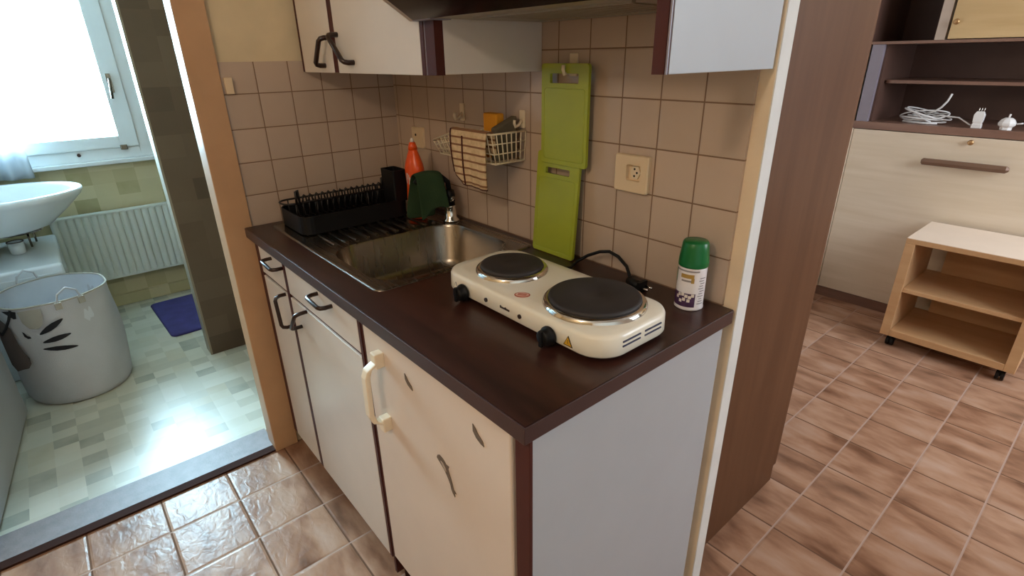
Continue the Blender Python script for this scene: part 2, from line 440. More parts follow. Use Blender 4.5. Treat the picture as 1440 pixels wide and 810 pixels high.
# bathroom door: frame and open leaf
d1 = bpy.data.objects.new('door_1', None); COL.objects.link(d1); d1.location = (-0.08, -1.07, 0); d1['kind'] = 'structure'
jm = MB()
jm.box(-0.084, 0.006, -0.664, -0.5785, 0.0, 2.03).box(-0.172, 0.006, -1.575, -1.492, 0.0, 2.03).box(-0.172, 0.006, -1.575, -0.5785, 2.03, 2.11)
jm.build('door_frame', M['jamb'], d1, 0.003)
mxl = Matrix.Translation((-0.18, -1.478, 0)) @ Matrix.Rotation(math.radians(180 - 5.9), 4, 'Z')
lf = MB().box(0.0, 0.80, 0.0, 0.04, 0.012, 2.0, mx=mxl)
leaf = lf.build('door_leaf', M['white_side'], d1, 0.003)
dh = MB()
dh.tube([mxl @ Vector(p) for p in ((0.74, 0.0, 1.02), (0.74, -0.045, 1.02), (0.73, -0.05, 1.02), (0.62, -0.05, 1.015))], 0.009)
dh.build('door_handle', M['chrome'], leaf)

# ------------------------------------------------------------------ base units
def base_unit(name, label, x0, x1, drawer, door, dpts, hpts, dz=0.752):
    r = thing(name, label, 'cabinet', ((x0 + x1) / 2, -0.3, 0.0))
    zt0 = H - 0.0325
    c = MB().box(x0, x0 + 0.012, -0.568, -0.005, 0.085, zt0).box(x1 - 0.012, x1, -0.568, -0.005, 0.085, zt0)
    c.box(x0 + 0.012, x1 - 0.012, -0.568, -0.005, 0.085, 0.10).box(x0 + 0.012, x1 - 0.012, -0.017, -0.005, 0.10, zt0)
    c.box(x0 + 0.012, x1 - 0.012, -0.568, -0.550, 0.10, zt0)
    c.box(door[0] + 0.002, door[1] - 0.002, -0.5825, -0.568, dz - 0.0115, dz - 0.0005)
    c.build('carcass', M['redbrown'], r, 0.001)
    MB().box(x0, x1, -0.50, -0.48, 0.0, 0.085).build('toe_kick', M['darkstrip'], r)
    for xa, xb in ((x0 + 0.001, drawer[0] - 0.001), (drawer[1] + 0.001, x1 - 0.0005)):
        if xb - xa > 0.003: MB().box(xa, xb, -0.5875, -0.5682, 0.085, zt0 - 0.001).build('edging', M['redbrown'], r)
    d = MB().box(drawer[0], drawer[1], -0.588, -0.5805, dz, H - 0.034).build('drawer', M['white_lam'], r, 0.0015)
    bow(*dpts).build('drawer_handle', M['handle'], d)
    o = MB().box(door[0], door[1], -0.588, -0.5805, 0.085, dz - 0.012).build('door', M['white_lam'], r, 0.0015)
    bow(*hpts).build('door_handle', M['handle'], o)
    return r
base_unit('base_cabinet', 'narrow white base cabinet with drawer at left end beside the doorway', 0.03, 0.306, (0.066, 0.286), (0.066, 0.286),
          ((0.19, -0.588, 0.832), (0.285, -0.588, 0.826), (0, -0.032, 0), 0.0058), ((0.267, -0.588, 0.735), (0.282, -0.588, 0.632), (0, -0.034, 0), 0.0058))
base_unit('base_cabinet', 'wide white base cabinet with drawer under the sink, next to the fridge', 0.307, 0.802, (0.313, 0.788), (0.313, 0.788),
          ((0.555, -0.588, 0.832), (0.645, -0.588, 0.827), (0, -0.032, 0), 0.0058), ((0.44, -0.588, 0.737), (0.372, -0.588, 0.664), (0, -0.034, 0), 0.0058))

fr_ = thing('fridge', 'ivory under-counter fridge with dolphin sticker on its door', 'fridge', (1.08, -0.3, 0.0))
MB().box(0.806, 1.352, -0.55, -0.02, 0.015, H - 0.0335).build('fridge_body', M['ivory'], fr_, 0.004)
MB().box(0.803, 0.814, -0.585, -0.551, 0.03, H - 0.034).build('trim_strip', M['redbrown'], fr_)
fd = MB().box(0.822, 1.346, -0.59, -0.5515, 0.11, H - 0.036).build('door', M['fridge'], fr_, 0.004)
g = MB().box(0.822, 1.346, -0.565, -0.551, 0.0, 0.098)
for i in range(34): g.box(0.834 + i * 0.015, 0.842 + i * 0.015, -0.571, -0.564, 0.015, 0.088)
g.build('plinth_grille', M['darkstrip'], fr_)
# handle: ivory strap with thick blocks at both ends
hp = MB()
hp.loft([[(x + dx, y + dy, z) for dx, dy in ((-0.012, -0.006), (0.012, -0.006), (0.012, 0.006), (-0.012, 0.006))] for x, y, z in
         ((0.905, -0.606, 0.788), (0.904, -0.626, 0.776), (0.903, -0.632, 0.758), (0.903, -0.634, 0.66), (0.904, -0.628, 0.64), (0.905, -0.606, 0.628))], smooth=False)
hp.box(0.893, 0.917, -0.612, -0.589, 0.774, 0.81).box(0.893, 0.917, -0.612, -0.589, 0.604, 0.64)
hp.build('door_handle', M['ivory'], fd, 0.004, 3)
def decal(name, pts, parent, mat, label=None, y=-0.5905):
    o = MB().prism(pts, 1, y - 0.0008, y + 0.001).build(name, mat, parent)
    if label: lab(o, label)
    return o
# dolphin, leaping with the tail down to the right
dol = [(1.108, 0.662), (1.104, 0.652), (1.112, 0.647), (1.124, 0.640), (1.133, 0.634), (1.143, 0.624), (1.151, 0.612), (1.156, 0.602), (1.158, 0.592), (1.164, 0.583),
       (1.172, 0.577), (1.170, 0.588), (1.178, 0.590), (1.168, 0.597), (1.165, 0.608), (1.160, 0.622), (1.154, 0.636), (1.150, 0.645), (1.155, 0.656), (1.143, 0.655), (1.130, 0.664), (1.116, 0.667)]
dol = [(1.139 + (x - 1.139) * 0.86, 0.625 + (z - 0.625) * 0.86) for x, z in dol]
decal('sticker', dol, fd, M['sticker'], 'grey dolphin sticker')
decal('sticker_belly', [(1.139 + (x - 1.139) * 0.86, 0.625 + (z - 0.625) * 0.86) for x, z in ((1.122, 0.654), (1.126, 0.649), (1.138, 0.638), (1.143, 0.635), (1.140, 0.644), (1.131, 0.652))], fd, M['stickerlight'], y=-0.5918)
for k, (cx, cz, s) in enumerate(((1.018, 0.783, 1.0), (1.256, 0.790, 1.12))):
    pts = [(cx - 0.012 * s, cz + 0.017 * s), (cx - 0.005 * s, cz + 0.012 * s), (cx + 0.002 * s, cz + 0.004 * s), (cx + 0.013 * s, cz - 0.003 * s), (cx + 0.016 * s, cz - 0.012 * s),
           (cx + 0.008 * s, cz - 0.011 * s), (cx - 0.004 * s, cz - 0.006 * s), (cx - 0.012 * s, cz + 0.003 * s)]
    decal('sticker', pts, fd, M['sticker'], 'small leaping sticker near the handle' if k == 0 else 'small leaping sticker near the right corner')
# end panel
ep = thing('end_panel', 'white panel closing the right end of the base units, dark front edge', 'panel', (1.375, -0.3, 0))
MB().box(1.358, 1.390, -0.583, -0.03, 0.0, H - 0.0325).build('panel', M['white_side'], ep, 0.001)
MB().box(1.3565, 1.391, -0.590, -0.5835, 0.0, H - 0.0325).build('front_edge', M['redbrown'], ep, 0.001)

# worktop: one slab with a cut-out for the sink bowl
SX0, SX1, SY0, SY1 = 0.425, 0.768, -0.50, -0.07
wt = MB()
z0, z1 = H - 0.032, H
for b in ((0.008, SX0 - 0.004, -0.60, -0.002), (SX1 + 0.004, 1.392, -0.60, -0.002), (SX0 - 0.004, SX1 + 0.004, -0.60, SY0 - 0.004), (SX0 - 0.004, SX1 + 0.004, SY1 + 0.004, -0.002)):
    wt.box(b[0], b[1], b[2], b[3], z0, z1)
wroot_ = thing('worktop', 'dark brown wood-look worktop over the base units', 'worktop', (0.7, -0.3, z0))
wt.build('slab', M['darkwood'], wroot_)
MB().box(0.008, 1.3925, -0.6035, -0.60, z0, z1 - 0.0005).build('front_edge', M['darkedge'], wroot_, 0.001)
MB().box(1.3921, 1.3945, -0.6035, -0.002, z0, z1 - 0.0005).build('end_edge', M['darkedge'], wroot_, 0.001)

# sink
sk = thing('kitchen_sink', 'brushed steel inset sink with ribbed drainer on the left', 'sink', (0.42, -0.28, H))
NB = 8
outer = rrect(0.052, 0.792, -0.528, -0.03, 0.022, NB)
# rim deck as a strip between outline and bowl mouth, plus the bowl
def ring(pts, z): return [(x, y, z) for x, y in pts]
bowl = MB()
mouth = rrect(SX0, SX1, SY0, SY1, 0.085, NB)
bowl.loft([ring(mouth, H + 0.0035), ring(rrect(SX0 + 0.004, SX1 - 0.004, SY0 + 0.004, SY1 - 0.004, 0.082, NB), H - 0.004),
           ring(rrect(SX0 + 0.012, SX1 - 0.012, SY0 + 0.012, SY1 - 0.012, 0.078, NB), H - 0.11),
           ring(rrect(SX0 + 0.03, SX1 - 0.03, SY0 + 0.03, SY1 - 0.03, 0.07, NB), H - 0.14),
           ring(rrect(SX0 + 0.10, SX1 - 0.10, SY0 + 0.10, SY1 - 0.10, 0.05, NB), H - 0.145)], (False, True))
bowl.build('bowl', M['steel'], sk)
MB().lathe([(0.0, 0.002), (0.034, 0.002), (0.036, 0.0)], (0.597, -0.285, H - 0.145), 24, (False, False)).build('strainer', M['chrome'], sk)
deck = MB()
o3 = ring(outer, H + 0.0035)
# quads joining the outline to the mouth: both have the same vertex count
deck.loft([ring(rrect(0.050, 0.794, -0.530, -0.028, 0.024, NB), H + 0.0004), ring(outer, H + 0.004), ring(rrect(0.058, 0.786, -0.522, -0.036, 0.018, NB), H + 0.0028)], (False, False))
rin = rrect(0.058, 0.786, -0.522, -0.036, 0.018, NB)
rout = rrect(SX0 - 0.008, SX1 + 0.008, SY0 - 0.008, SY1 + 0.008, 0.09, NB)
deck.loft([ring(rin, H + 0.0028), ring(rout, H + 0.0028), ring(mouth, H + 0.0035)], (False, False))
deck.build('rim', M['steel'], sk)
rb = MB()
for i in range(11):
    y = -0.455 + i * 0.034
    rb.loft([[(x, y + dy, H + 0.0026 + dz) for dy, dz in ((-0.007, 0), (-0.004, 0.004), (0.004, 0.004), (0.007, 0))] for x in (0.10, 0.392)], (True, True), smooth=False)
rb.build('drainer_ribs', M['steel'], sk)

# tap
tp = thing('kitchen_tap', 'dark tap with chrome base behind the sink, cloth hung over it', 'tap', (0.418, -0.062, H + 0.003))
MB().lathe([(0.027, 0), (0.027, 0.006), (0.02, 0.012), (0.018, 0.05), (0.019, 0.055)], (0.418, -0.062, H + 0.003), 24).build('tap_base', M['chrome'], tp)
MB().lathe([(0.017, 0.055), (0.018, 0.09), (0.015, 0.105), (0.0, 0.108)], (0.418, -0.062, H + 0.003), 24, (True, False)).build('tap_body', M['black'], tp)
MB().tube([(0.418, -0.062, H + 0.10), (0.417, -0.066, H + 0.135), (0.408, -0.085, H + 0.154), (0.392, -0.12, H + 0.158), (0.381, -0.15, H + 0.152), (0.377, -0.164, H + 0.136)], 0.0085, 12).build('spout', M['black'], tp)
MB().tube([(0.43, -0.068, H + 0.075), (0.452, -0.078, H + 0.082), (0.478, -0.088, H + 0.096)], 0.006, 10).build('lever', M['chrome'], tp)

# green cloth draped over the spout: two flaps folded over a ridge
gc = MB()
ridge = [(0.402, -0.086), (0.395, -0.107), (0.388, -0.128), (0.381, -0.149), (0.376, -0.168)]
rows = []
for i, (x, y) in enumerate(ridge):
    t = i / 4
    col = []
    zt = H + 0.176 - 0.006 * abs(t - 0.4) * 3
    dr = 0.125 - 0.012 * math.sin(t * 5)
    dl = 0.148 + 0.006 * math.sin(t * 4)
    for k in range(8):     # left flap, bottom to top
        s = k / 7
        col.append((x - 0.020 - 0.024 * (1 - s) - 0.006 * math.sin(t * 7 + s * 3), y - 0.016 * (1 - s) * (t - 0.3), zt - 0.008 - dl * (1 - s)))
    col.append((x - 0.008, y, zt)); col.append((x + 0.008, y, zt))
    for k in range(8):
        s = k / 7
        col.append((x + 0.018 + 0.022 * s + 0.007 * math.sin(t * 6 + s * 2), y - 0.012 * s * (t - 0.3), zt - 0.008 - dr * s * (0.86 + 0.14 * t)))
    rows.append(col)
gc.loft(rows, (False, False), True, False)
gco = gc.build('dish_cloth', M['greencloth'], None, solid=0.004, sub=1)
tag(gco, 'dark green cloth draped over the tap spout, beside the orange bottle', 'cloth')

# orange bottle
BX, BY, BZ = 0.306, -0.120, H + 0.0065
bt = thing('dish_soap_bottle', 'orange squeeze bottle with white tip behind the dish rack', 'bottle', (BX, BY, BZ))
def oval(prof, c, n=28, ky=0.72):
    mb = MB()
    rings = [[(c[0] + r * math.cos(2 * PI * i / n), c[1] + ky * r * math.sin(2 * PI * i / n), c[2] + z) for i in range(n)] for r, z in prof]
    return mb.loft(rings, (True, True))
oval([(0.036, 0), (0.040, 0.006), (0.040, 0.06), (0.036, 0.11), (0.0395, 0.15), (0.0395, 0.168), (0.035, 0.184), (0.026, 0.205), (0.0185, 0.222), (0.0165, 0.226)], (BX, BY, BZ)).build('bottle_body', M['orange'], bt)
MB().lathe([(0.0160, 0.2262), (0.0135, 0.238), (0.010, 0.247), (0.008, 0.249)], (BX, BY, BZ), 20).build('cap', M['orange'], bt)
lab(MB().lathe([(0.0065, 0.2492), (0.006, 0.257), (0.003, 0.262)], (BX, BY, BZ), 16).build('tip', M['white_text'], bt), 'white nozzle tip')
# printed marks: pieces of curved foil on the bottle front
def patch(cx, cy, cz, r, a0, a1, z0, z1, ky=1.0, n=8, off=0.0006):
    """curved sticker patch on an upright (oval) body"""
    a = [math.radians(a0 + (a1 - a0) * i / n) for i in range(n + 1)]
    A = [(cx + (r + off) * math.cos(t), cy + ky * (r + off) * math.sin(t)) for t in a]
    mb = MB(); mb.loft([[(x, y, cz + z0) for x, y in A], [(x, y, cz + z1) for x, y in A]], (False, False), True, False)
    return mb
lg = MB()
def addp(mb, q):
    o = len(mb.v); mb.v += q.v; mb.f += [[i + o for i in f] for f in q.f]; mb.s += q.s
for a0, a1, z0_, z1_ in ((-98, -92, .118, .152), (-92, -84, .146, .152), (-88, -84, .132, .15), (-80, -75, .116, .148), (-72, -68, .112, .14)):
    addp(lg, patch(BX, BY, BZ, 0.0392, a0, a1, z0_, z1_, 0.72, off=0.0012))
for a0, a1, z0_, z1_ in ((-58, -51, .108, .134), (-49, -45, .108, .132), (-45, -40, .126, .134), (-44, -39, .108, .113), (-37, -33, .108, .13), (-58, -33, .134, .138)):
    addp(lg, patch(BX, BY, BZ, 0.0392, a0, a1, z0_, z1_, 0.72, off=0.0012))
lab(lg.build('print', M['white_text'], bt), 'white lettering')

# dish rack
RX0, RX1, RY0, RY1 = 0.050, 0.262, -0.497, -0.125
RZ = H + 0.0066
rk = thing('dish_rack', 'black dish rack with wire top on the sink drainer', 'dish rack', (0.155, -0.31, RZ))
tr = MB()
a = rrect(RX0, RX1, RY0, RY1, 0.035, 5); b_ = rrect(RX0 + 0.004, RX1 - 0.004, RY0 + 0.004, RY1 - 0.004, 0.032, 5)
tr.loft([ring(a, RZ), ring(a, RZ + 0.056), ring(b_, RZ + 0.056), ring(b_, RZ + 0.004)], (True, True), smooth=False)
tr.build('tray', M['black'], rk)
wi = MB()
wi.tube([(x, y, RZ + 0.074) for x, y in rrect(RX0 + 0.010, RX0 + 0.085, RY0 - 0.004, RY1 - 0.002, 0.03, 4)], 0.0032, 8, True)
for y in (RY0 + 0.03, RY0 + 0.10, RY1 - 0.09, RY1 - 0.02):
    wi.cyl((RX0 + 0.012, y, RZ + 0.004), (RX0 + 0.012, y, RZ + 0.074), 0.0022, 8).cyl((RX0 + 0.085, y, RZ + 0.004), (RX0 + 0.085, y, RZ + 0.074), 0.0022, 8)
    wi.cyl((RX0 + 0.012, y, RZ + 0.006), (RX0 + 0.085, y, RZ + 0.006), 0.0022, 8)
wi.build('wire_frame', M['blackwire'], rk)
k = 0; y = RY0 + 0.055
while y < RY1 - 0.04:
    h = 0.026
    lp = MB().tube([(RX0 + 0.085, y, RZ + 0.072), (RX0 + 0.084, y + 0.001, RZ + 0.072 + h * 0.8), (RX0 + 0.083, y + 0.006, RZ + 0.072 + h), (RX0 + 0.084, y + 0.011, RZ + 0.072 + h * 0.8), (RX0 + 0.085, y + 0.012, RZ + 0.072)], 0.0026, 6)
    lp.build('plate_loop', M['blackwire'], rk)
    lo = MB().tube([(RX0 + 0.085, y, RZ + 0.072), (RX0 + 0.07, y, RZ + 0.022), (RX0 + 0.03, y, RZ + 0.02), (RX0 + 0.012, y, RZ + 0.064)], 0.0016, 6)
    lo.build('plate_wire', M['blackwire'], rk)
    y += 0.0205; k += 1
for y in (RY0 + 0.038, RY1 - 0.03):
    MB().tube([(RX0 + 0.085, y - 0.004, RZ + 0.072), (RX0 + 0.085, y - 0.003, RZ + 0.112), (RX0 + 0.085, y + 0.004, RZ + 0.116), (RX0 + 0.085, y + 0.006, RZ + 0.072)], 0.0042, 8).build('end_loop', M['blackwire'], rk)
cu = MB()
cu.loft([ring(rrect(0.180, 0.262, -0.178, -0.128, 0.006, 3), RZ + 0.052), ring(rrect(0.178, 0.265, -0.18, -0.126, 0.006, 3), RZ + 0.156),
         ring(rrect(0.181, 0.262, -0.177, -0.129, 0.004, 3), RZ + 0.156), ring(rrect(0.183, 0.259, -0.175, -0.131, 0.004, 3), RZ + 0.06)], (True, True), smooth=False)
cu.build('cutlery_holder', M['black'], rk)

# ------------------------------------------------------------------ hob
hb = thing('electric_hotplate', 'white double electric hotplate with two black plates on the worktop', 'hotplate', (1.125, -0.285, H))
HX0, HX1, HY0, HY1 = 0.868, 1.368, -0.400, -0.176
zb = H + 0.010
def rr(e, z, r=0.062): return [(x, y, z) for x, y in rrect(HX0 + e, HX1 - e, HY0 + e, HY1 - e, max(r - e, 0.02), 10)]
body = MB().loft([rr(0.012, zb), rr(0.003, zb), rr(0.0, zb + 0.004), rr(0.001, zb + 0.036), rr(0.004, zb + 0.0415), rr(0.009, zb + 0.044), rr(0.03, zb + 0.0465)], (True, True))
hbo = body.build('housing', M['hobwhite'], hb)
for x in (HX0 + 0.05, HX1 - 0.05):
    for y_ in (HY0 + 0.045, HY1 - 0.045):
        MB().cyl((x, y_, H), (x, y_, zb + 0.001), 0.012).build('foot', M['black'], hb)
zt = zb + 0.0465
for x, y_, r in ((1.0, -0.290, 0.0735), (1.245, -0.284, 0.0935)):
    p = MB().lathe([(r - 0.004, 0.006), (r - 0.001, 0.011), (r - 0.003, 0.0155), (r - 0.008, 0.017), (0.018, 0.0165), (0.016, 0.0155), (0.0, 0.0155)], (x, y_, zt), 56, (True, False)).build('plate', M['iron'], hb)
    rg = MB().lathe([(r + 0.0105, 0.0), (r + 0.0095, 0.005), (r + 0.006, 0.0085), (r, 0.0105), (r - 0.002, 0.0095), (r - 0.003, 0.006)], (x, y_, zt - 0.0005), 56, (False, False)).build('trim_ring', M['chrome'], p)
for x in (0.966, 1.240):
    c = (x, -0.403, zb + 0.012)
    mx = Matrix.Translation(c) @ Matrix.Rotation(PI / 2, 4, 'X')
    k_ = MB().lathe([(0.0195, 0.0), (0.0195, 0.006), (0.0165, 0.009), (0.0155, 0.019), (0.013, 0.021), (0.0, 0.021)], (0, 0, 0), 28, (True, False), mx)
    k_.box(-0.004, 0.004, -0.0165, 0.0165, 0.018, 0.025, mx)
    k_.build('knob', M['black'], hb, 0.001)
for x in (1.043, 1.152):
    MB().cyl((x, -0.398, zb + 0.018), (x, -0.4022, zb + 0.018), 0.0048).build('indicator_lamp', M['handle'], hb)
bd = MB()
for i in range(6):
    bd.box(1.090 + i * 0.0052, 1.0938 + i * 0.0052, -0.4006, -0.399, zb + 0.0165, zb + 0.0205 + (0.0016 if i in (0, 3) else 0))
lab(bd.build('badge', M['handle'], hb), 'small dark lettering badge')
def ell(cx, cy, rx, ry, z, n=32): return [(cx + rx * math.cos(2 * PI * i / n), cy + ry * math.sin(2 * PI * i / n), z) for i in range(n)]
mx45 = Matrix.Translation((1.124, -0.368, zt + 0.0002)) @ Matrix.Rotation(math.radians(38), 4, 'Z')
MB().loft([ell(0, 0, 0.0165, 0.0125, 0), ell(0, 0, 0.0165, 0.0125, 0.0006)], (True, True), False, mx=mx45).build('warning_oval', M['redprint'], hb)
MB().loft([ell(0, 0, 0.0142, 0.0102, 0.0003), ell(0, 0, 0.0142, 0.0102, 0.0010)], (True, True), False, mx=mx45).build('warning_oval_field', M['pinkprint'], hb)
wt_ = MB()
for i, (u, v) in enumerate(((-.009, .003), (-.009, -.001), (-.009, -.005))): wt_.box(u, u + 0.018, v, v + 0.0016, 0.0008, 0.0013, mx45)
wt_.build('warning_lettering', M['redprint'], hb)
def tri(x, z, s, mat, name, d):
    return MB().prism([(x - s, z - s * 0.8), (x + s, z - s * 0.8), (x, z + s)], 1, HY0 - d - 0.0004, HY0 + 0.001).build(name, mat, hb)
tri(1.286, zb + 0.0165, 0.0115, M['handle'], 'warning_triangle', 0.0004); tri(1.286, zb + 0.0165, 0.0092, M['warn'], 'warning_triangle_field', 0.0008)
MB().box(1.2856, 1.2866, HY0 - 0.0016, HY0, zb + 0.0125, zb + 0.0205).build('warning_mark', M['handle'], hb)
tri(0.931, zb + 0.016, 0.0095, M['greyprint'], 'warning_triangle', 0.0004); tri(0.931, zb + 0.016, 0.0075, M['hobwhite'], 'warning_triangle_field', 0.0008)
for y0 in (-0.345, -0.282):
    for z_ in (0.018, 0.027):
        MB().box(HX1 - 0.0012, HX1 + 0.0006, y0, y0 + 0.05, zb + z_, zb + z_ + 0.0032).build('vent_slot', M['slot'], hb)
cd = MB().tube([(1.02, -0.179, H + 0.03), (1.02, -0.15, H + 0.028), (1.005, -0.10, H + 0.012), (0.985, -0.055, H + 0.012), (1.01, -0.04, H + 0.032), (1.045, -0.036, H + 0.05), (1.075, -0.036, H + 0.058),
                (1.105, -0.038, H + 0.053), (1.135, -0.042, H + 0.037), (1.153, -0.05, H + 0.018), (1.165, -0.06, H + 0.010)], 0.0042, 10)
cdo = cd.build('power_cord', M['black'], hb)
pl = MB().tube([(1.158, -0.056, H + 0.012), (1.175, -0.064, H + 0.012), (1.20, -0.07, H + 0.013)], 0.011, 12)
pl.box(1.199, 1.207, -0.085, -0.055, H + 0.001, H + 0.027)
pl.build('plug', M['black'], cdo)
pn = MB()
for dy in (-0.008, 0.008): pn.cyl((1.207, -0.07 + dy, H + 0.014), (1.226, -0.07 + dy, H + 0.014), 0.0024)
pn.build('plug_pin', M['chrome'], cdo)

# ------------------------------------------------------------------ spray can
CX, CY = 1.316, -0.054
cn = thing('air_freshener_can', 'white aerosol can with green cap and purple label, back right of worktop', 'spray can', (CX, CY, H))
MB().lathe([(0.028, 0), (0.0305, 0.002), (0.0305, 0.005), (0.0295, 0.008), (0.0295, 0.092), (0.0285, 0.096)], (CX, CY, H), 36).build('can_body', M['canlabel'], cn)
MB().lathe([(0.0305, 0.0962), (0.031, 0.098), (0.0305, 0.112), (0.0275, 0.136), (0.0262, 0.146), (0.0235, 0.150), (0.0, 0.1505)], (CX, CY, H), 36, (True, False)).build('cap', M['capgreen'], cn)
lb = cn
patch(CX, CY, H, 0.0296, -150, -37, 0.009, 0.040, n=14).build('label_purple_field', M['purple'], lb)
patch(CX, CY, H, 0.0296, -104, -50, 0.074, 0.083, n=10).build('label_gold_band', M['gold'], lb)
patch(CX, CY, H, 0.0296, -60, -48, 0.064, 0.075, n=4).build('label_gold_tail', M['gold'], lb)
patch(CX, CY, H, 0.0296, -100, -60, 0.066, 0.070, n=8).build('label_grey_line', M['greyprint'], lb)
patch(CX, CY, H, 0.0296, -150, -30, 0.088, 0.0915, n=14).build('label_rim', M['greyprint'], lb)
patch(CX, CY, H, 0.0296, -148, -132, 0.060, 0.090, n=6).build('label_green_edge', M['capgreen'], lb)
fl = MB()
for a_, z_ in ((-110, 0.030), (-95, 0.022), (-101, 0.036), (-81, 0.026), (-73, 0.034), (-87, 0.037), (-59, 0.032), (-63, 0.024), (-48, 0.036)):
    addp(fl, patch(CX, CY, H, 0.0296, a_ - 6, a_ + 6, z_ - 0.0035, z_ + 0.0035, n=4, off=0.0011))
fl.build('label_flowers', M['white_text'], lb)
sm = MB()
for i in range(11):
    z_ = 0.016 + i * 0.0058
    addp(sm, patch(CX, CY, H, 0.0296, -28 + (i % 3) * 3, 2 - (i * 7 % 5) * 2, z_, z_ + 0.0022, n=4, off=0.0008))
sm.build('label_small_print', M['greyprint'], lb)

# ------------------------------------------------------------------ things on the tiled wall
# sockets
so = thing('power_socket', 'cream round wall socket on the tiles right of the green boards', 'socket', (1.105, -0.0, 1.10))
pm = MB()
sq = rrect(1.057, 1.152, 1.101, 1.187, 0.006, 4)
n0 = len(sq)
cc_ = [(1.112 + 0.0255 * math.cos(math.atan2(z - 1.145, x - 1.105)), 1.147 + 0.0255 * math.sin(math.atan2(z - 1.145, x - 1.105))) for x, z in sq]
pm.loft([[(x, -0.0005, z) for x, z in sq], [(x, -0.011, z) for x, z in sq], [(1.105 + (x - 1.105) * 0.95, -0.0135, 1.144 + (z - 1.144) * 0.95) for x, z in sq], [(x, -0.0135, z) for x, z in cc_], [(x, -0.0022, z) for x, z in cc_]], (True, True), False)
pm.build('face_plate', M['outlet'], so)
MB().prism([(1.112 + 0.0145 * math.cos(i * PI / 3), 1.147 + 0.0165 * math.sin(i * PI / 3)) for i in range(6)], 1, -0.0060, -0.0021).build('socket_insert', M['hook'], so)
for dx, dz in ((-0.002, 0.008), (0.005, 0.0), (-0.002, -0.008)):
    MB().cyl((1.112 + dx, -0.0064, 1.147 + dz), (1.112 + dx, -0.0058, 1.147 + dz), 0.0026, 12).build('pin_hole', M['dark'], so)
bp = thing('blank_socket_cover', 'blank cream wall plate with one screw on the tiles above the orange bottle', 'wall plate', (0.152, 0, 1.10))
MB().loft([[(x, -0.0005, z) for x, z in rrect(0.113, 0.193, 1.100, 1.174, 0.006, 3)], [(x, -0.008, z) for x, z in rrect(0.115, 0.191, 1.102, 1.172, 0.006, 3)]], (True, True), False).build('plate', M['outlet'], bp, 0.001)
MB().cyl((0.142, -0.0081, 1.146), (0.142, -0.0092, 1.146), 0.0045).build('screw', M['dark'], bp)
tag(MB().box(-0.0, 0.012, -0.5705, -0.5475, 1.306, 1.353).build('wall_clip', M['outlet'], None, 0.002), 'small cream clip on the side tiles next to the door frame', 'clip')

# cutting boards
def board(name, label, x0, x1, z0, z1, yb, tilt, slot):
    r = thing(name, label, 'cutting board', ((x0 + x1) / 2, yb, z0))
    mx = Matrix.Translation((0, yb, z0)) @ Matrix.Rotation(tilt, 4, 'X') @ Matrix.Translation((0, 0, -z0))
    t = 0.009
    oo = rrect(x0, x1, z0, z1, 0.008, 4)
    sl = rrect(slot[0], slot[1], slot[2], slot[3], 0.004, 4)
    mb = MB()
    f0 = [(x, 0, z) for x, z in oo]; f1 = [(x, -t, z) for x, z in oo]
    s0 = [(x, 0, z) for x, z in sl]; s1 = [(x, -t, z) for x, z in sl]
    mb.loft([s0, f0, f1, s1, s0], (False, False), False, True, mx)
    mb.build('board', M['lime'], r, 0.001)
    gr = MB()
    gr.tube([mx @ Vector((x, -t, z)) for x, z in rrect(x0 + 0.010, x1 - 0.010, z0 + 0.012, slot[2] - 0.012, 0.008, 3)], 0.0009, 6, True)
    gr.build('rim_line', M['lime'], r)
    return r
board('cutting_board', 'lower lime green cutting board standing on the worktop against the tiles', 0.803, 0.957, H + 0.0005, 1.168, -0.036, -0.075, (0.836, 0.924, 1.112, 1.128))
board('cutting_board', 'upper lime green cutting board hanging from a white hook', 0.822, 0.980, 1.139, 1.382, -0.0225, 0.0, (0.852, 0.948, 1.337, 1.359))
def hook(label, x, z, w=0.022, h=0.045, y=0.0, out=0.030):
    r = thing('wall_hook', label, 'hook', (x, y, z))
    MB().box(x - w / 2, x + w / 2, y - 0.006, y - 0.0003, z, z + h).build('back_plate', M['hook'], r, 0.002)
    MB().tube([(x, y - 0.004, z + h * 0.45), (x, y - out * 0.6, z + h * 0.18), (x, y - out, z + h * 0.12), (x, y - out - 0.004, z + h * 0.32), (x, y - out - 0.003, z + h * 0.5)], 0.0045, 10).build('prong', M['hook'], r)
    return r
hook('white hook above the upper green cutting board', 0.905, 1.352, 0.026, 0.052, out=0.036)
hook('white hook on the tiles above the hanging towel', 0.430, 1.215, 0.022, 0.052)
hook('white hook on the tiles at the right end of the wire basket', 0.716, 1.215, 0.022, 0.048)

# wire basket
WB = thing('wire_basket', 'cream wire basket hanging on the tiles, holding sponges', 'basket', (0.58, -0.06, 1.12))
bx0, bx1, byf, zt_, zb_ = 0.445, 0.730, -0.127, 1.209, 1.128
ins = 0.020
ztf = lambda x: zt_ - 0.040 * max(0.0, (0.575 - x) / 0.13)
fw = MB()
fw.tube([(bx0, -0.004, ztf(bx0)), (bx0, byf, ztf(bx0)), (0.575, byf, zt_), (bx1, byf, zt_), (bx1, -0.004, zt_), (0.575, -0.004, zt_)], 0.0026, 8, True)
fw.tube([(bx0 + 0.008, -0.004, zb_), (bx0 + 0.008, byf + ins, zb_), (bx1 - 0.008, byf + ins, zb_), (bx1 - 0.008, -0.004, zb_)], 0.0026, 8, True)
fw.build('rim_wires', M['wirewhite'], WB)
me_ = MB()
nx = 14
for i in range(nx + 1):
    u = i / nx; xa = bx0 + (bx1 - bx0) * u; xb = bx0 + 0.008 + (bx1 - bx0 - 0.016) * u
    me_.tube([(xa, byf, ztf(xa)), (xb, byf + ins, zb_), (xb, -0.004, zb_), (xa, -0.004, ztf(xa))], 0.0016, 6)
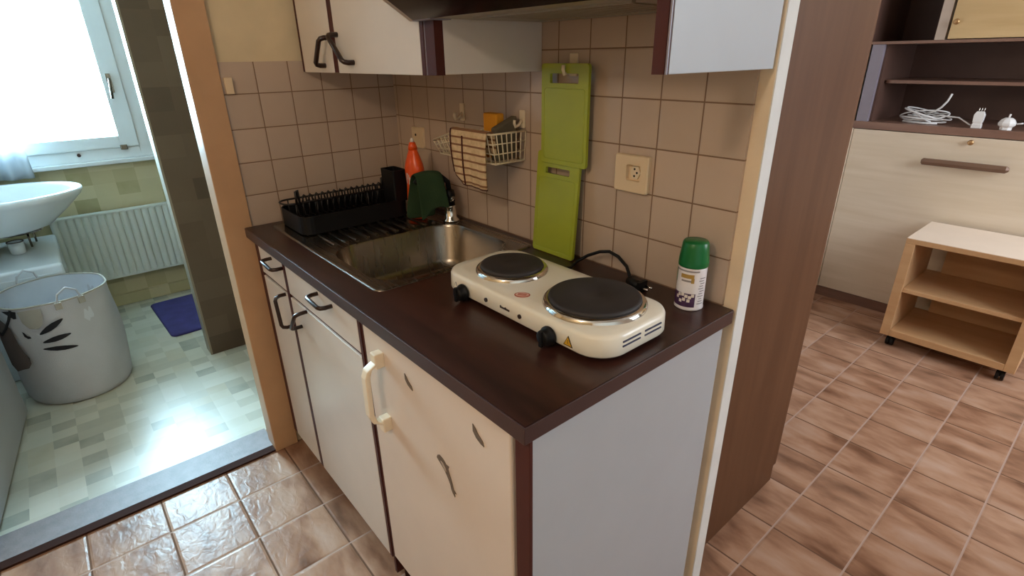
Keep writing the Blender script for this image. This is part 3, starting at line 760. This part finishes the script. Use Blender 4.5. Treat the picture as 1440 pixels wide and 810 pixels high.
for i in range(1, 7):
    u = i / 7; ya = byf + (-0.004 - byf) * u; yb = byf + ins + (-0.004 - byf - ins) * u
    for xa, xb in ((bx0, bx0 + 0.008), (bx1, bx1 - 0.008)):
        me_.cyl((xa, ya, ztf(xa)), (xb, yb, zb_), 0.0017, 6)
for w_ in (1 / 3, 2 / 3):
    z_ = zt_ + (zb_ - zt_) * w_; e = 0.008 * w_; yy = byf + ins * w_
    zl = ztf(bx0) + (zb_ - ztf(bx0)) * w_
    me_.tube([(bx0 + e, -0.004, zl), (bx0 + e, yy, zl), (0.575, yy, z_), (bx1 - e, yy, z_), (bx1 - e, -0.004, z_), (0.575, -0.004, z_)], 0.0017, 6, True)
me_.build('mesh', M['wirewhite'], WB)
tag(MB().box(0.628, 0.688, -0.074, -0.046, zb_ + 0.006, 1.256).build('sponge', M['yellow'], None, 0.004), 'yellow sponge standing in the wire basket', 'sponge')
tag(MB().prism([(-0.098, zb_ + 0.006), (-0.022, zb_ + 0.006), (-0.022, 1.250), (-0.098, 1.222)], 0, 0.691, 0.716).build('sponge', M['greysponge'], None, 0.005), 'grey-brown scouring sponge at the right end of the wire basket', 'sponge')
scr = MB()
scr.loft([[(0.462 + 0.09 * k, -0.058 + 0.026 * math.cos(a2) * s2, 1.150 + 0.018 * math.sin(a2) * s2) for a2 in [2 * PI * i / 14 for i in range(14)]] for k, s2 in ((0, 0.5), (0.1, 0.9), (0.4, 1.05), (0.75, 0.95), (1.0, 0.4))], (True, True))
tag(scr.build('scouring_net', M['redcloth']), 'dark red cleaning net lying at the left end of the wire basket', 'net')
# towel over the front rim
tw = MB(); rows = []
for i in range(15):
    u = i / 14; x = 0.556 + 0.163 * u
    col = []
    w = 0.0035 * math.sin(u * 9) + 0.002 * math.sin(u * 23)
    for k in range(7):
        s = k / 6; col.append((x + 0.004, byf + 0.016 + w * 0.5 + 0.006 * (1 - s), zt_ - 0.055 * (1 - s)))
    col.append((x, byf + 0.006, zt_ + 0.0062)); col.append((x, byf - 0.006, zt_ + 0.0052))
    for k in range(14):
        s = (k + 1) / 14; L_ = 0.148 if u > 0.3 else 0.116 + 0.032 * u / 0.3
        col.append((x + 0.014 * s * (1 - u), byf - 0.009 - w * s - 0.004 * math.sin(s * 3), zt_ - L_ * s))
    rows.append(col)
tw.loft(rows, (False, False), True, False)
tr_ = thing('hanging_towel', 'striped beige towel with maroon trim hung over the wire basket', 'towel', (0.63, byf, 1.06))
tw.build('towel_cloth', M['towel'], tr_, solid=0.004)
ed = MB()
ed.tube([Vector(p) + Vector((0, -0.0025, 0)) for p in rows[0][8:]], 0.0026, 6)
ed.tube([Vector(p) + Vector((0, -0.003, 0)) for p in rows[5][9:]], 0.0024, 6)
ed.tube([Vector(r[-1]) for r in rows], 0.0028, 6)
ed.build('maroon_edging', M['maroon'], tr_)

# ------------------------------------------------------------------ wall cabinets and hood
UZ = 1.362
uc = thing('wall_cabinet', 'white two-door wall cabinet with bow handles, left of the cooker hood', 'cabinet', (0.395, -0.16, UZ))
MB().box(0.002, 0.790, -0.300, -0.0012, UZ + 0.001, 2.05).build('carcass', M['white_lam'], uc, 0.001)
MB().box(0.002, 0.7345, -0.3235, -0.3005, UZ + 0.0015, 2.05).build('front_edging', M['redbrown'], uc)
MB().box(0.7495, 0.7525, -0.3235, -0.3002, UZ, 2.05).build('gap_strip', M['greymetal'], uc)
MB().box(0.7555, 0.7905, -0.3235, -0.3002, UZ, 2.05).build('side_edging', M['redbrown'], uc)
MB().box(0.735, 0.749, -0.3255, -0.3002, UZ, 2.05).build('door_edging', M['redbrown'], uc)
for (xa, xb), hp_ in (((0.022, 0.251), ((0.246, -0.325, 1.456), (0.190, -0.325, 1.382))), ((0.282, 0.734), ((0.300, -0.325, 1.462), (0.385, -0.325, 1.390)))):
    dd = MB().box(xa, xb, -0.3258, -0.3240, UZ, 2.05).build('door', M['white_lam'], uc, 0.0012)
    bow(hp_[0], hp_[1], (-0.004, -0.030, 0), 0.0070, 0.010).build('door_handle', M['handle'], dd)
ur = thing('wall_cabinet', 'white wall cabinet with red-brown front edge, right of the cooker hood', 'cabinet', (1.38, -0.16, 1.371))
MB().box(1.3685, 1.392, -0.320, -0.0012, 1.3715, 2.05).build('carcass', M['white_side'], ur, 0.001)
MB().box(1.3675, 1.3923, -0.3235, -0.3205, 1.3715, 2.05).build('front_edging', M['redbrown'], ur, 0.001)
MB().box(1.3895, 1.3922, -0.3265, -0.3236, 1.3715, 2.05).build('edge_bead', M['greymetal'], ur)
MB().box(1.3675, 1.3885, -0.3275, -0.3236, 1.3715, 2.05).build('door_edging', M['redbrown'], ur)
hd_ = thing('cooker_hood', 'cooker hood with dark pull-out visor between the wall cabinets', 'cooker hood', (1.08, -0.17, 1.472))
hz = 1.475
MB().box(0.7925, 1.366, -0.29, -0.0012, hz + 0.001, 1.60).build('hood_body', M['hoodsteel'], hd_, 0.002)
gl = MB()
for i in range(24): gl.box(0.90 + i * 0.0155, 0.908 + i * 0.0155, -0.27, -0.10, hz - 0.0015, hz + 0.002)
gl.box(0.88, 1.29, -0.285, -0.275, hz - 0.003, hz + 0.002).box(0.88, 1.29, -0.095, -0.085, hz - 0.003, hz + 0.002)
gl.build('filter_grille', M['hoodsteel'], hd_)
vang = Matrix.Translation((0, -0.345, 1.474)) @ Matrix.Rotation(math.radians(-32), 4, 'X')
vis = MB().box(0.742, 1.405, -0.24, 0.0, 0.0, 0.012, vang)
vis.build('visor', M['hoodglass'], hd_, 0.002)
lab(MB().box(0.7285, 0.7415, -0.24, 0.002, -0.001, 0.014, vang).build('visor_edge', M['divider'], hd_, 0.002), 'pale metal visor edge')
MB().box(0.729, 0.812, -0.3455, -0.29, hz - 0.002, hz + 0.012).build('bracket', M['greymetal'], hd_, 0.002)
MB().box(0.8125, 1.366, -0.3445, -0.2905, hz + 0.0, hz + 0.010).build('front_rail', M['hoodsteel'], hd_, 0.001)

# ------------------------------------------------------------------ wardrobe behind the partition
wd = thing('wardrobe', 'tall brown wardrobe standing behind the kitchen wall end', 'wardrobe', (1.02, 0.35, 0))
MB().box(0.704, 1.334, 0.052, 0.618, 0.0, 2.25).build('carcass', M['wardrobe'], wd, 0.001)
for xa, xb in ((0.706, 1.017), (1.021, 1.333)):
    dd = MB().box(xa, xb, 0.620, 0.640, 0.06, 2.24).build('door', M['wardrobe'], wd, 0.001)
    xk = xb - 0.03 if xa < 0.9 else xa + 0.03
    MB().cyl((xk, 0.640, 1.1), (xk, 0.660, 1.1), 0.012).build('knob', M['brass'], dd)

# ------------------------------------------------------------------ wall unit with fold-down bed front
U = 2.41
wu = thing('wall_unit', 'wall unit with pale oak fold-down front, dark shelves and golden cupboard', 'wall unit', (1.7, 2.65, 0))
ux1 = 2.7
MB().box(0.742, ux1, U + 0.004, U + 0.05, 0.0, 0.056).build('plinth', M['shelfwood'], wu)
MB().box(0.742, 0.7615, U - 0.006, 2.94, 0.058, 1.0065).build('side_panel', M['oakpanel'], wu, 0.001)
MB().box(0.764, ux1, U, U + 0.022, 0.06, 1.004).build('fold_down_front', M['oakpanel'], wu, 0.0015)
hh = MB()
hh.loft([[(x, U - 0.028 - dy_, 0.874 + dz_) for dy_, dz_ in ((-0.004 * s_, -0.016 * s_), (0.009 * s_, -0.016 * s_), (0.015 * s_, 0), (0.009 * s_, 0.016 * s_), (-0.004 * s_, 0.016 * s_))] for x, s_ in ((1.117, 0.5), (1.125, 1), (1.455, 1), (1.466, 0.5))], (True, True), False)
for x in (1.14, 1.44): hh.box(x - 0.006, x + 0.006, U - 0.03, U, 0.870, 0.882)
hh.build('handle', M['bronze'], wu, 0.001)
MB().lathe([(0.008, 0.0), (0.008, 0.008), (0.012, 0.012), (0.013, 0.018), (0.009, 0.022), (0, 0.023)], (0, 0, 0), 20, (True, False), Matrix.Translation((1.291, U, 0.982)) @ Matrix.Rotation(PI / 2, 4, 'X')).build('lock_knob', M['brass'], wu)
MB().box(0.742, ux1, U + 0.001, 2.94, 1.0075, 1.045).build('counter_shelf', M['shelfwood'], wu, 0.0015)
MB().box(0.762, 0.818, U + 0.004, 2.94, 1.0455, 1.428).build('niche_upright', M['greymetal'], wu, 0.001)
MB().box(0.818, ux1, 2.90, 2.94, 1.0455, 1.428).build('niche_back', M['niche'], wu)
MB().box(0.8185, 0.83, U + 0.03, 2.90, 1.0455, 1.428).build('niche_side', M['niche'], wu)
mp_ = [(0.8305, 2.8995)] + [(0.8305 + 0.03 - 0.03 * math.cos(t), U + 0.11 - 0.03 * math.sin(t) + 0.0) for t in [i * PI / 2 / 6 for i in range(7)]] + [(ux1, U + 0.08), (ux1, 2.8995)]
MB().prism(mp_, 2, 1.238, 1.254).build('mid_shelf', M['shelfwood'], wu, 0.001)
MB().box(0.742, ux1, U + 0.001, 2.94, 1.4285, 1.442).build('upper_shelf', M['shelfwood'], wu, 0.001)
MB().box(0.730, 0.744, U - 0.002, 2.94, 1.4425, 2.1).build('upper_side', M['oakpanel'], wu, 0.001)
MB().box(0.7445, 1.02, 2.90, 2.94, 1.4425, 2.1).build('open_cupboard_back', M['niche'], wu)
MB().box(0.7445, 0.7475, U + 0.01, 2.90, 1.4425, 2.1).build('open_cupboard_lining', M['niche'], wu)
MB().box(1.024, 1.066, U + 0.002, 2.94, 1.4425, 2.1).build('divider', M['divider'], wu, 0.001)
MB().box(1.0205, 1.0235, U + 0.006, 2.90, 1.4425, 2.1).build('divider_lining', M['niche'], wu)
MB().box(0.730, ux1, U + 0.001, 2.94, 2.1005, 2.12).build('top_panel', M['oakpanel'], wu)
gd = MB().box(1.078, 1.70, U - 0.004, U + 0.016, 1.446, 2.095).build('cupboard_door', M['oakdoor'], wu, 0.001)
MB().lathe([(0.006, 0.0), (0.006, 0.010), (0.011, 0.014), (0.013, 0.020), (0.009, 0.025), (0, 0.026)], (0, 0, 0), 20, (True, False), Matrix.Translation((1.100, U - 0.004, 1.519)) @ Matrix.Rotation(PI / 2, 4, 'X')).build('knob', M['brass'], gd)
MB().box(1.703, ux1, U - 0.004, U + 0.016, 1.446, 2.095).build('cupboard_door', M['oakdoor'], wu, 0.001)

# white cable bundle
SZ = 1.0452
cb = thing('cable_bundle', 'coiled bundle of white cable on the dark shelf', 'cable', (1.06, 2.53, SZ))
mb = MB()
for i in range(9):
    ph = random.uniform(0, 6.28); rx = random.uniform(0.07, 0.115); ry = random.uniform(0.035, 0.07)
    cx = 1.055 + random.uniform(-0.025, 0.03); cy = 2.52 + random.uniform(-0.015, 0.02); tl = random.uniform(0.0, 0.05)
    pts = []
    for k in range(28):
        a = 2 * PI * k / 28
        z = SZ + 0.006 + 0.004 * i * 0.6 + tl * (1 + math.sin(a + ph)) * 0.6
        pts.append((cx + rx * math.cos(a), cy + ry * math.sin(a), z))
    mb.tube(pts, 0.0034, 7, True)
mb.build('coils', M['cable'], cb)
MB().tube([(1.04, 2.49, SZ + 0.045), (1.075, 2.475, SZ + 0.03), (1.09, 2.47, SZ + 0.012), (1.07, 2.46, SZ + 0.02), (1.02, 2.465, SZ + 0.05), (1.00, 2.48, SZ + 0.045)], 0.004, 8, True).build('tie_loop', M['cable'], cb)
MB().tube([(1.05, 2.50, SZ + 0.05), (1.09, 2.49, SZ + 0.062), (1.115, 2.49, SZ + 0.085), (1.133, 2.49, SZ + 0.115), (1.143, 2.49, SZ + 0.15)], 0.0048, 10).build('loose_end', M['cable'], cb)
MB().tube([(1.02, 2.50, SZ + 0.02), (1.12, 2.49, SZ + 0.045), (1.20, 2.48, SZ + 0.04), (1.245, 2.47, SZ + 0.015), (1.262, 2.465, SZ + 0.006)], 0.0036, 8).build('lead', M['cable'], cb)
MB().tube([(0.96, 2.50, SZ + 0.006), (1.0, 2.475, SZ + 0.005), (1.06, 2.465, SZ + 0.005), (1.12, 2.47, SZ + 0.006)], 0.0048, 8).build('flat_strand', M['cable'], cb)
# upright plug
pg = thing('white_plug', 'white plug with pins up, standing beside the cable bundle', 'plug', (1.285, 2.44, SZ))
MB().loft([[(1.285 + sx * w_, 2.44 + sy * d_, SZ + z_) for sx, sy in ((-1, -1), (1, -1), (1, 1), (-1, 1))] for z_, w_, d_ in ((0, .020, .014), (.02, .019, .014), (.023, .016, .012), (.03, .019, .014), (.062, .021, .013), (.078, .014, .010))], (True, True), False).build('plug_body', M['cable'], pg, 0.003)
for dx in (-0.010, 0.0, 0.010):
    MB().cyl((1.287 + dx, 2.44, SZ + 0.077), (1.288 + dx, 2.44, SZ + 0.095), 0.0024, 10).build('pin', M['chrome'], pg)
pk = thing('white_adapter', 'squat white socket adapter right of the upright plug', 'adapter', (1.395, 2.44, SZ))
MB().loft([[(1.395 + r_ * math.cos(2 * PI * i / 8 + 0.39), 2.44 + 0.8 * r_ * math.sin(2 * PI * i / 8 + 0.39), SZ + z_) for i in range(8)] for r_, z_ in ((.024, 0), (.024, .012), (.034, .022), (.036, .032), (.026, .048), (.014, .056))], (True, True), False).build('adapter_body', M['cable'], pk, 0.002)
MB().cyl((1.395, 2.44, SZ + 0.055), (1.397, 2.44, SZ + 0.072), 0.004, 10).build('pin', M['cable'], pk)
MB().cyl((1.43, 2.44, SZ + 0.03), (1.452, 2.44, SZ + 0.034), 0.0035, 10).build('pin', M['cable'], pk)

# ------------------------------------------------------------------ cart
KX0, KX1, KY0, KY1, KZ0, KZ1 = 1.236, 1.768, 1.985, 2.385, 0.062, 0.575
ct = thing('rolling_cart', 'beech wood shelf cart on black casters in front of the wall unit', 'cart', (1.5, 2.18, 0))
th = 0.04
MB().box(KX0, KX0 + th, KY0, KY1, KZ0, KZ1 - 0.025).build('side_panel', M['cartwood'], ct, 0.0015)
MB().box(KX1 - th, KX1, KY0, KY1, KZ0, KZ1 - 0.025).build('side_panel', M['cartwood'], ct, 0.0015)
MB().box(KX0 + th + 0.0005, KX1 - th - 0.0005, KY0, KY1, KZ0, KZ0 + 0.034).build('bottom_shelf', M['cartwood'], ct, 0.0015)
MB().box(KX0 + th + 0.0005, KX1 - th - 0.0005, KY0 + 0.01, KY1, 0.302, 0.322).build('middle_shelf', M['cartwood'], ct, 0.0015)
MB().box(KX0 + 0.105, KX1 - th - 0.001, KY1 - 0.014, KY1 - 0.002, KZ0 + 0.0345, KZ1 - 0.020).build('back_board', M['cartwood'], ct)
MB().box(KX0, KX1, KY0, KY1, KZ1 - 0.0245, KZ1 - 0.001).build('top', M['cartwood'], ct, 0.0015)
lab(MB().box(KX0 + 0.001, KX1 - 0.001, KY0 + 0.001, KY1, KZ1 - 0.0008, KZ1 + 0.0012).build('daylit_top', M['carttop_lit'], ct), 'cart top coloured paler for the daylight on it')  # thin sheet in a paler colour, paints the strong daylight onto the top
for x in (KX0 + 0.045, KX1 - 0.045):
    for y in (KY0 + 0.04, KY1 - 0.04):
        c = MB().cyl((x - 0.016, y, 0.024), (x - 0.003, y, 0.024), 0.024, 20).cyl((x + 0.003, y, 0.024), (x + 0.016, y, 0.024), 0.024, 20)
        c.box(x - 0.003, x + 0.003, y - 0.012, y + 0.012, 0.02, 0.055).cyl((x, y, 0.05), (x, y, 0.0615), 0.010)
        c.build('caster', M['black'], ct, 0.001)

# ------------------------------------------------------------------ bathroom things
rd = thing('radiator', 'white ribbed radiator under the bathroom window', 'radiator', (-2.0, -0.75, 0.19))
pts = []
y = -1.13; pitch = 0.0365; nr = 23
for i in range(nr):
    y0 = y + i * pitch
    for u, w in ((0.0, 0.0), (0.12, 0.006), (0.3, 0.011), (0.55, 0.013), (0.8, 0.011), (0.93, 0.006)):
        pts.append((-1.985 + w, y0 + u * pitch))
yend = y + nr * pitch
pts += [(-1.985, yend), (-2.02, yend), (-2.02, y)]
MB().prism(pts, 2, 0.212, 0.590).build('ribbed_panel', M['radiator'], rd)
MB().box(-2.022, -1.974, y - 0.004, yend + 0.004, 0.5905, 0.602).box(-2.022, -1.976, y - 0.004, yend + 0.004, 0.198, 0.2115).build('cover_rails', M['radiator'], rd, 0.002)
br = MB()
for yy in (-1.0, -0.42): br.box(-2.05, -2.0205, yy - 0.02, yy + 0.02, 0.25, 0.54)
br.build('wall_bracket', M['radiator'], rd)

bs = thing('wash_basin', 'oval white ceramic wash basin on the left bathroom wall', 'basin', (-1.62, -1.29, 0.66))
def bas(e, z, fx=1.0): 
    return [(-1.62 + (0.27 - e) * math.cos(2 * PI * i / 48), -1.265 + (0.325 - e) * math.sin(2 * PI * i / 48) - (0.0 if fx == 1 else fx), z) for i in range(48)]
bb = MB().loft([bas(0.13, 0.655, 0.08), bas(0.10, 0.67, 0.06), bas(0.055, 0.74, 0.02), bas(0.012, 0.80), bas(0.0, 0.822), bas(0.003, 0.832), bas(0.012, 0.836), bas(0.038, 0.832), bas(0.048, 0.818), bas(0.075, 0.76), bas(0.12, 0.72), bas(0.2, 0.71)], (True, True))
bb.build('basin_bowl', M['ceramic'], bs)
MB().box(-1.86, -1.38, -1.558, -1.45, 0.70, 0.80).build('wall_mount', M['ceramic'], bs, 0.01)
MB().lathe([(0, 0.001), (0.02, 0.001), (0.022, 0)], (-1.62, -1.275, 0.7105), 20, (False, False)).build('drain', M['chrome'], bs)
cbn = thing('low_cabinet', 'low glossy white cabinet under the wash basin', 'cabinet', (-1.68, -1.33, 0))
MB().box(-1.965, -1.338, -1.555, -1.118, 0.0, 0.53).build('cabinet_body', M['whitemetal'], cbn, 0.014, seg=4)
MB().box(-1.3375, -1.334, -1.53, -1.14, 0.06, 0.49).build('front_panel', M['whitemetal'], cbn, 0.002)
MB().box(-1.3338, -1.331, -1.255, -1.215, 0.468, 0.476).build('badge', M['cable'], cbn)
cupo = thing('bathroom_cup', 'white cup with dark rim on the low bathroom cabinet', 'cup', (-1.655, -1.272, 0.53))
MB().lathe([(0.026, 0), (0.03, 0.004), (0.033, 0.06), (0.030, 0.06), (0.027, 0.006), (0.0, 0.006)], (-1.655, -1.272, 0.5305), 28, (True, False)).build('cup_body', M['ceramic'], cupo)
MB().tube([(-1.655 + 0.0325 * math.cos(2 * PI * i / 28), -1.272 + 0.0325 * math.sin(2 * PI * i / 28), 0.592) for i in range(28)], 0.0028, 8, True).build('rim', M['flap'], cupo)
ds = thing('wire_tray', 'grey oval metal tray on legs behind the white bathroom cup', 'tray', (-1.76, -1.28, 0.53))
MB().loft([[(-1.79 + rx_ * math.cos(2 * PI * i / 36), -1.28 + ry_ * math.sin(2 * PI * i / 36), z_) for i in range(36)] for rx_, ry_, z_ in ((.08, .11, .604), (.09, .125, .606), (.10, .138, .628), (.098, .136, .628), (.088, .122, .608), (.05, .08, .606))], (True, True)).build('tray_dish', M['steel'], ds)
lg_ = MB()
for dx, dy in ((-.06, -.08), (.04, -.09), (.04, .06), (-.06, .08)): lg_.cyl((-1.79 + dx, -1.28 + dy, 0.5302), (-1.79 + dx, -1.28 + dy, 0.606), 0.005, 10)
lg_.build('legs', M['steel'], ds)

# curtain
cuR = MB(); rows = []
for i in range(41):
    u = i / 40; y = -1.55 + 0.435 * u
    x = -1.955 + 0.017 * math.sin(u * 34) + 0.008 * math.sin(u * 15 + 1)
    rows.append([(x + 0.012 * math.sin(u * 30 + z_ * 2) * 0.5, y - 0.012 * (2.1 - z_) * 0, z_) for z_ in [0.842 + 0.148 * k for k in range(11)]])
cuR.loft(rows, (False, False), True, False)
tag(cuR.build('curtain', M['curtain'], None, solid=0.0015), 'white curtain hanging at the left side of the bathroom window', 'curtain')
rod = MB().cyl((-1.955, -1.559, 2.335), (-1.955, -0.45, 2.335), 0.009)
rod.box(-2.049, -1.945, -0.47, -0.455, 2.325, 2.345)
tag(rod.build('curtain_rod', M['winframe']), 'white curtain rod above the bathroom window', 'rod')

# laundry basket with an animal face
LX, LY = -1.115, -1.185
lbk = thing('laundry_basket', 'white fabric laundry basket with whisker print in the bathroom', 'laundry basket', (LX, LY, -0.002))
NBK = 56
def wob(i, z): 
    a = 2 * PI * i / NBK
    return 0.0035 * math.sin(a * 3 + z * 9) + 0.003 * math.sin(a * 7 - z * 14) * (z > 0.02)
def bring(r, z, w=1): return [(LX + (r + w * wob(i, z)) * math.cos(2 * PI * i / NBK), LY + (r + w * wob(i, z)) * math.sin(2 * PI * i / NBK), z) for i in range(NBK)]
Rb = lambda z: 0.196 + 0.012 * math.sin(min(z, 0.4) / 0.4 * 2.6)
zs = [0.0, 0.008, 0.03, 0.08, 0.14, 0.20, 0.26, 0.32, 0.38, 0.44, 0.48]
bk = MB().loft([bring(0.183, 0.0)] + [bring(Rb(z) - (0.006 if z < 0.02 else 0), z) for z in zs[1:]], (True, False))
bk.build('basket_wall', M['basket'], lbk)
lab(MB().loft([bring(Rb(z) - 0.004, z) for z in (0.48, 0.3, 0.15, 0.02)], (False, True)).build('lining', M['basketin'], lbk), 'pale blue lining')
MB().tube(bring(Rb(0.48) - 0.002, 0.482), 0.0042, 8, True).build('rim', M['basketgrey'], lbk)
def bpatch(fn, name, mat, label=None, off=0.003):
    """fn: list of (angle_deg, z) outline points -> fan patch on the basket"""
    mb = MB(); c = (sum(p[0] for p in fn) / len(fn), sum(p[1] for p in fn) / len(fn))
    def at(a, z, o=off):
        r = Rb(z) + o + 0.0065; t = math.radians(a); return (LX + r * math.cos(t), LY + r * math.sin(t), z)
    n = len(fn)
    for s0, s1 in ((1.0, 0.66), (0.66, 0.33), (0.33, 0.0)):
        for i in range(n):
            p, q = fn[i], fn[(i + 1) % n]
            A = [(c[0] + (w[0] - c[0]) * s, c[1] + (w[1] - c[1]) * s) for w, s in ((p, s0), (q, s0), (q, s1), (p, s1))]
            if s1 == 0: A = A[:3]
            vs = [at(*w) for w in A]; mb.add(vs, [tuple(range(len(vs)))], True)
    o = mb.build(name, mat, lbk)
    if label: lab(o, label)
def leafshape(a, z, L_, w, rot):
    out = []
    for i in range(14):
        t = 2 * PI * i / 14; u = math.cos(t) * L_; v = math.sin(t) * w * (1 - 0.35 * abs(math.cos(t)))
        ca, sa = math.cos(rot), math.sin(rot)
        du, dz = u * ca - v * sa, u * sa + v * ca
        out.append((a + math.degrees(du / 0.205), z + dz))
    return out

def spin(a0, z0, a1, z1, w):
    da = math.radians(a1 - a0) * 0.205; dz = z1 - z0
    return leafshape((a0 + a1) / 2, (z0 + z1) / 2, math.hypot(da, dz) / 2, w, math.atan2(dz, da))
for q in ((-20.1, 0.361, 4.6, 0.412, 0.0135), (-20.1, 0.324, 7.0, 0.340, 0.0125), (-22.2, 0.296, 9.1, 0.276, 0.0115)):
    bpatch(spin(*q), 'whisker_print', M['blackprint'], 'black whisker print')
bpatch([(-33, 0.470), (-22, 0.474), (-11, 0.473), (-11.5, 0.44), (-14, 0.405), (-19, 0.388), (-27, 0.392), (-32, 0.42)], 'eye_patch', M['basketgrey'], 'grey patch print')
bpatch([(-35.6, 0.383), (-33.5, 0.376), (-31.5, 0.362), (-29, 0.358), (-28.6, 0.350), (-32, 0.349), (-35, 0.361)], 'eye_print', M['blackprint'], 'small black eye print', 0.0035)
bpatch([(-50, 0.474), (-40, 0.476), (-34, 0.472), (-36, 0.442), (-39, 0.44)], 'ear_print', M['blackprint'], 'black ear print', 0.0035)
bpatch([(-62, 0.46), (-46, 0.40), (-43, 0.33), (-40, 0.29), (-37, 0.262), (-37.5, 0.235), (-42, 0.213), (-50, 0.205), (-60, 0.19), (-66, 0.22), (-68, 0.34)], 'felt_flap', M['flap'], 'taupe felt flap', 0.008)
def bas_pt(a, z, o=0.004):
    r = Rb(min(z, 0.48)) + o; t = math.radians(a); return (LX + r * math.cos(t), LY + r * math.sin(t), z)
for a0, a1 in ((5, 28), (190, 212)):
    MB().tube([bas_pt(a0, 0.455), bas_pt(a0, 0.485), bas_pt(a0 + 2, 0.515), bas_pt((a0 + a1) / 2, 0.537), bas_pt(a1 - 2, 0.515), bas_pt(a1, 0.485), bas_pt(a1, 0.455)], 0.0042, 8).build('handle', M['basket'], lbk)
    for a_ in (a0, a1): MB().box(-0.012, 0.012, -0.004, 0.004, 0, 0.03, mx=Matrix.Translation(bas_pt(a_, 0.452, 0.006)) @ Matrix.Rotation(math.radians(a_ + 90), 4, 'Z')).build('handle_tab', M['basketgrey'], lbk, 0.001)
MB().tube([bas_pt(-40, 0.478, 0.006), bas_pt(-44, 0.44, 0.012), bas_pt(-50, 0.40, 0.02), bas_pt(-58, 0.37, 0.02), bas_pt(-70, 0.38, 0.012)], 0.005, 8).build('black_cord', M['blackprint'], lbk)

# bath mat
rg_ = MB()
mxr = Matrix.Translation((-1.63, -0.655, -0.002)) @ Matrix.Rotation(math.radians(2.0), 4, 'Z')
rings = []
for e, z in ((0.004, 0.0005), (0.0, 0.004), (0.003, 0.010), (0.014, 0.012)):
    rings.append([(x, y, z) for x, y in rrect(-0.292 + e, 0.292 - e, -0.135 + e, 0.235 - e, 0.03, 5)])
rg_.loft(rings, (True, True), True, True, mxr)
tag(rg_.build('bath_mat', M['rug']), 'small dark blue bath mat on the floor below the radiator', 'mat')

# ------------------------------------------------------------------ light
W = bpy.data.worlds.new('World'); SC.world = W; W.use_nodes = True
bgn = W.node_tree.nodes['Background']; bgn.inputs[0].default_value = (0.86, 0.93, 1.0, 1); bgn.inputs[1].default_value = 2.5
def area(name, loc, target, sx, sy, power, color, shape='RECTANGLE'):
    L = bpy.data.lights.new(name, 'AREA'); L.shape = shape; L.size = sx; L.size_y = sy; L.energy = power; L.color = color
    o = bpy.data.objects.new(name, L); COL.objects.link(o); o.location = loc
    o.rotation_euler = (Vector(target) - Vector(loc)).to_track_quat('-Z', 'Y').to_euler()
    return o
area('bathroom_daylight', (-2.6, -1.02, 1.65), (-0.2, -1.02, 1.15), 1.4, 1.5, 800, (0.50, 0.81, 1.0))
area('room_daylight', (3.4, 1.6, 1.75), (1.6, 1.35, 0.5), 1.5, 1.4, 60, (0.84, 0.91, 1.0))
lp_ = bpy.data.lights.new('ceiling_lamp', 'POINT'); lp_.energy = 25.5; lp_.color = (1.0, 0.84, 0.66); lp_.shadow_soft_size = 0.09
lo_ = bpy.data.objects.new('ceiling_lamp', lp_); COL.objects.link(lo_); lo_.location = (1.62, -1.95, 2.14)

# ------------------------------------------------------------------ camera
cam = bpy.data.cameras.new('camera'); cam.sensor_fit = 'HORIZONTAL'; cam.sensor_width = 36.0; cam.lens = 753.22 * 36 / 1440
cam.clip_start = 0.01
co = bpy.data.objects.new('camera', cam); COL.objects.link(co)
co.location = (1.87699, -1.03024, 1.39867); co.rotation_euler = (1.162901, 0.014672, 0.863868)
SC.camera = co
vs = SC.view_settings
SC.display_settings.display_device = 'sRGB'
vs.view_transform = 'Standard'; vs.look = 'None'; vs.exposure = 0.0; vs.gamma = 1.0; vs.use_curve_mapping = False
SC.cycles.use_denoising = True
SC.cycles.max_bounces = 10
SC.cycles.diffuse_bounces = 5
SC.cycles.sample_clamp_indirect = 6.0
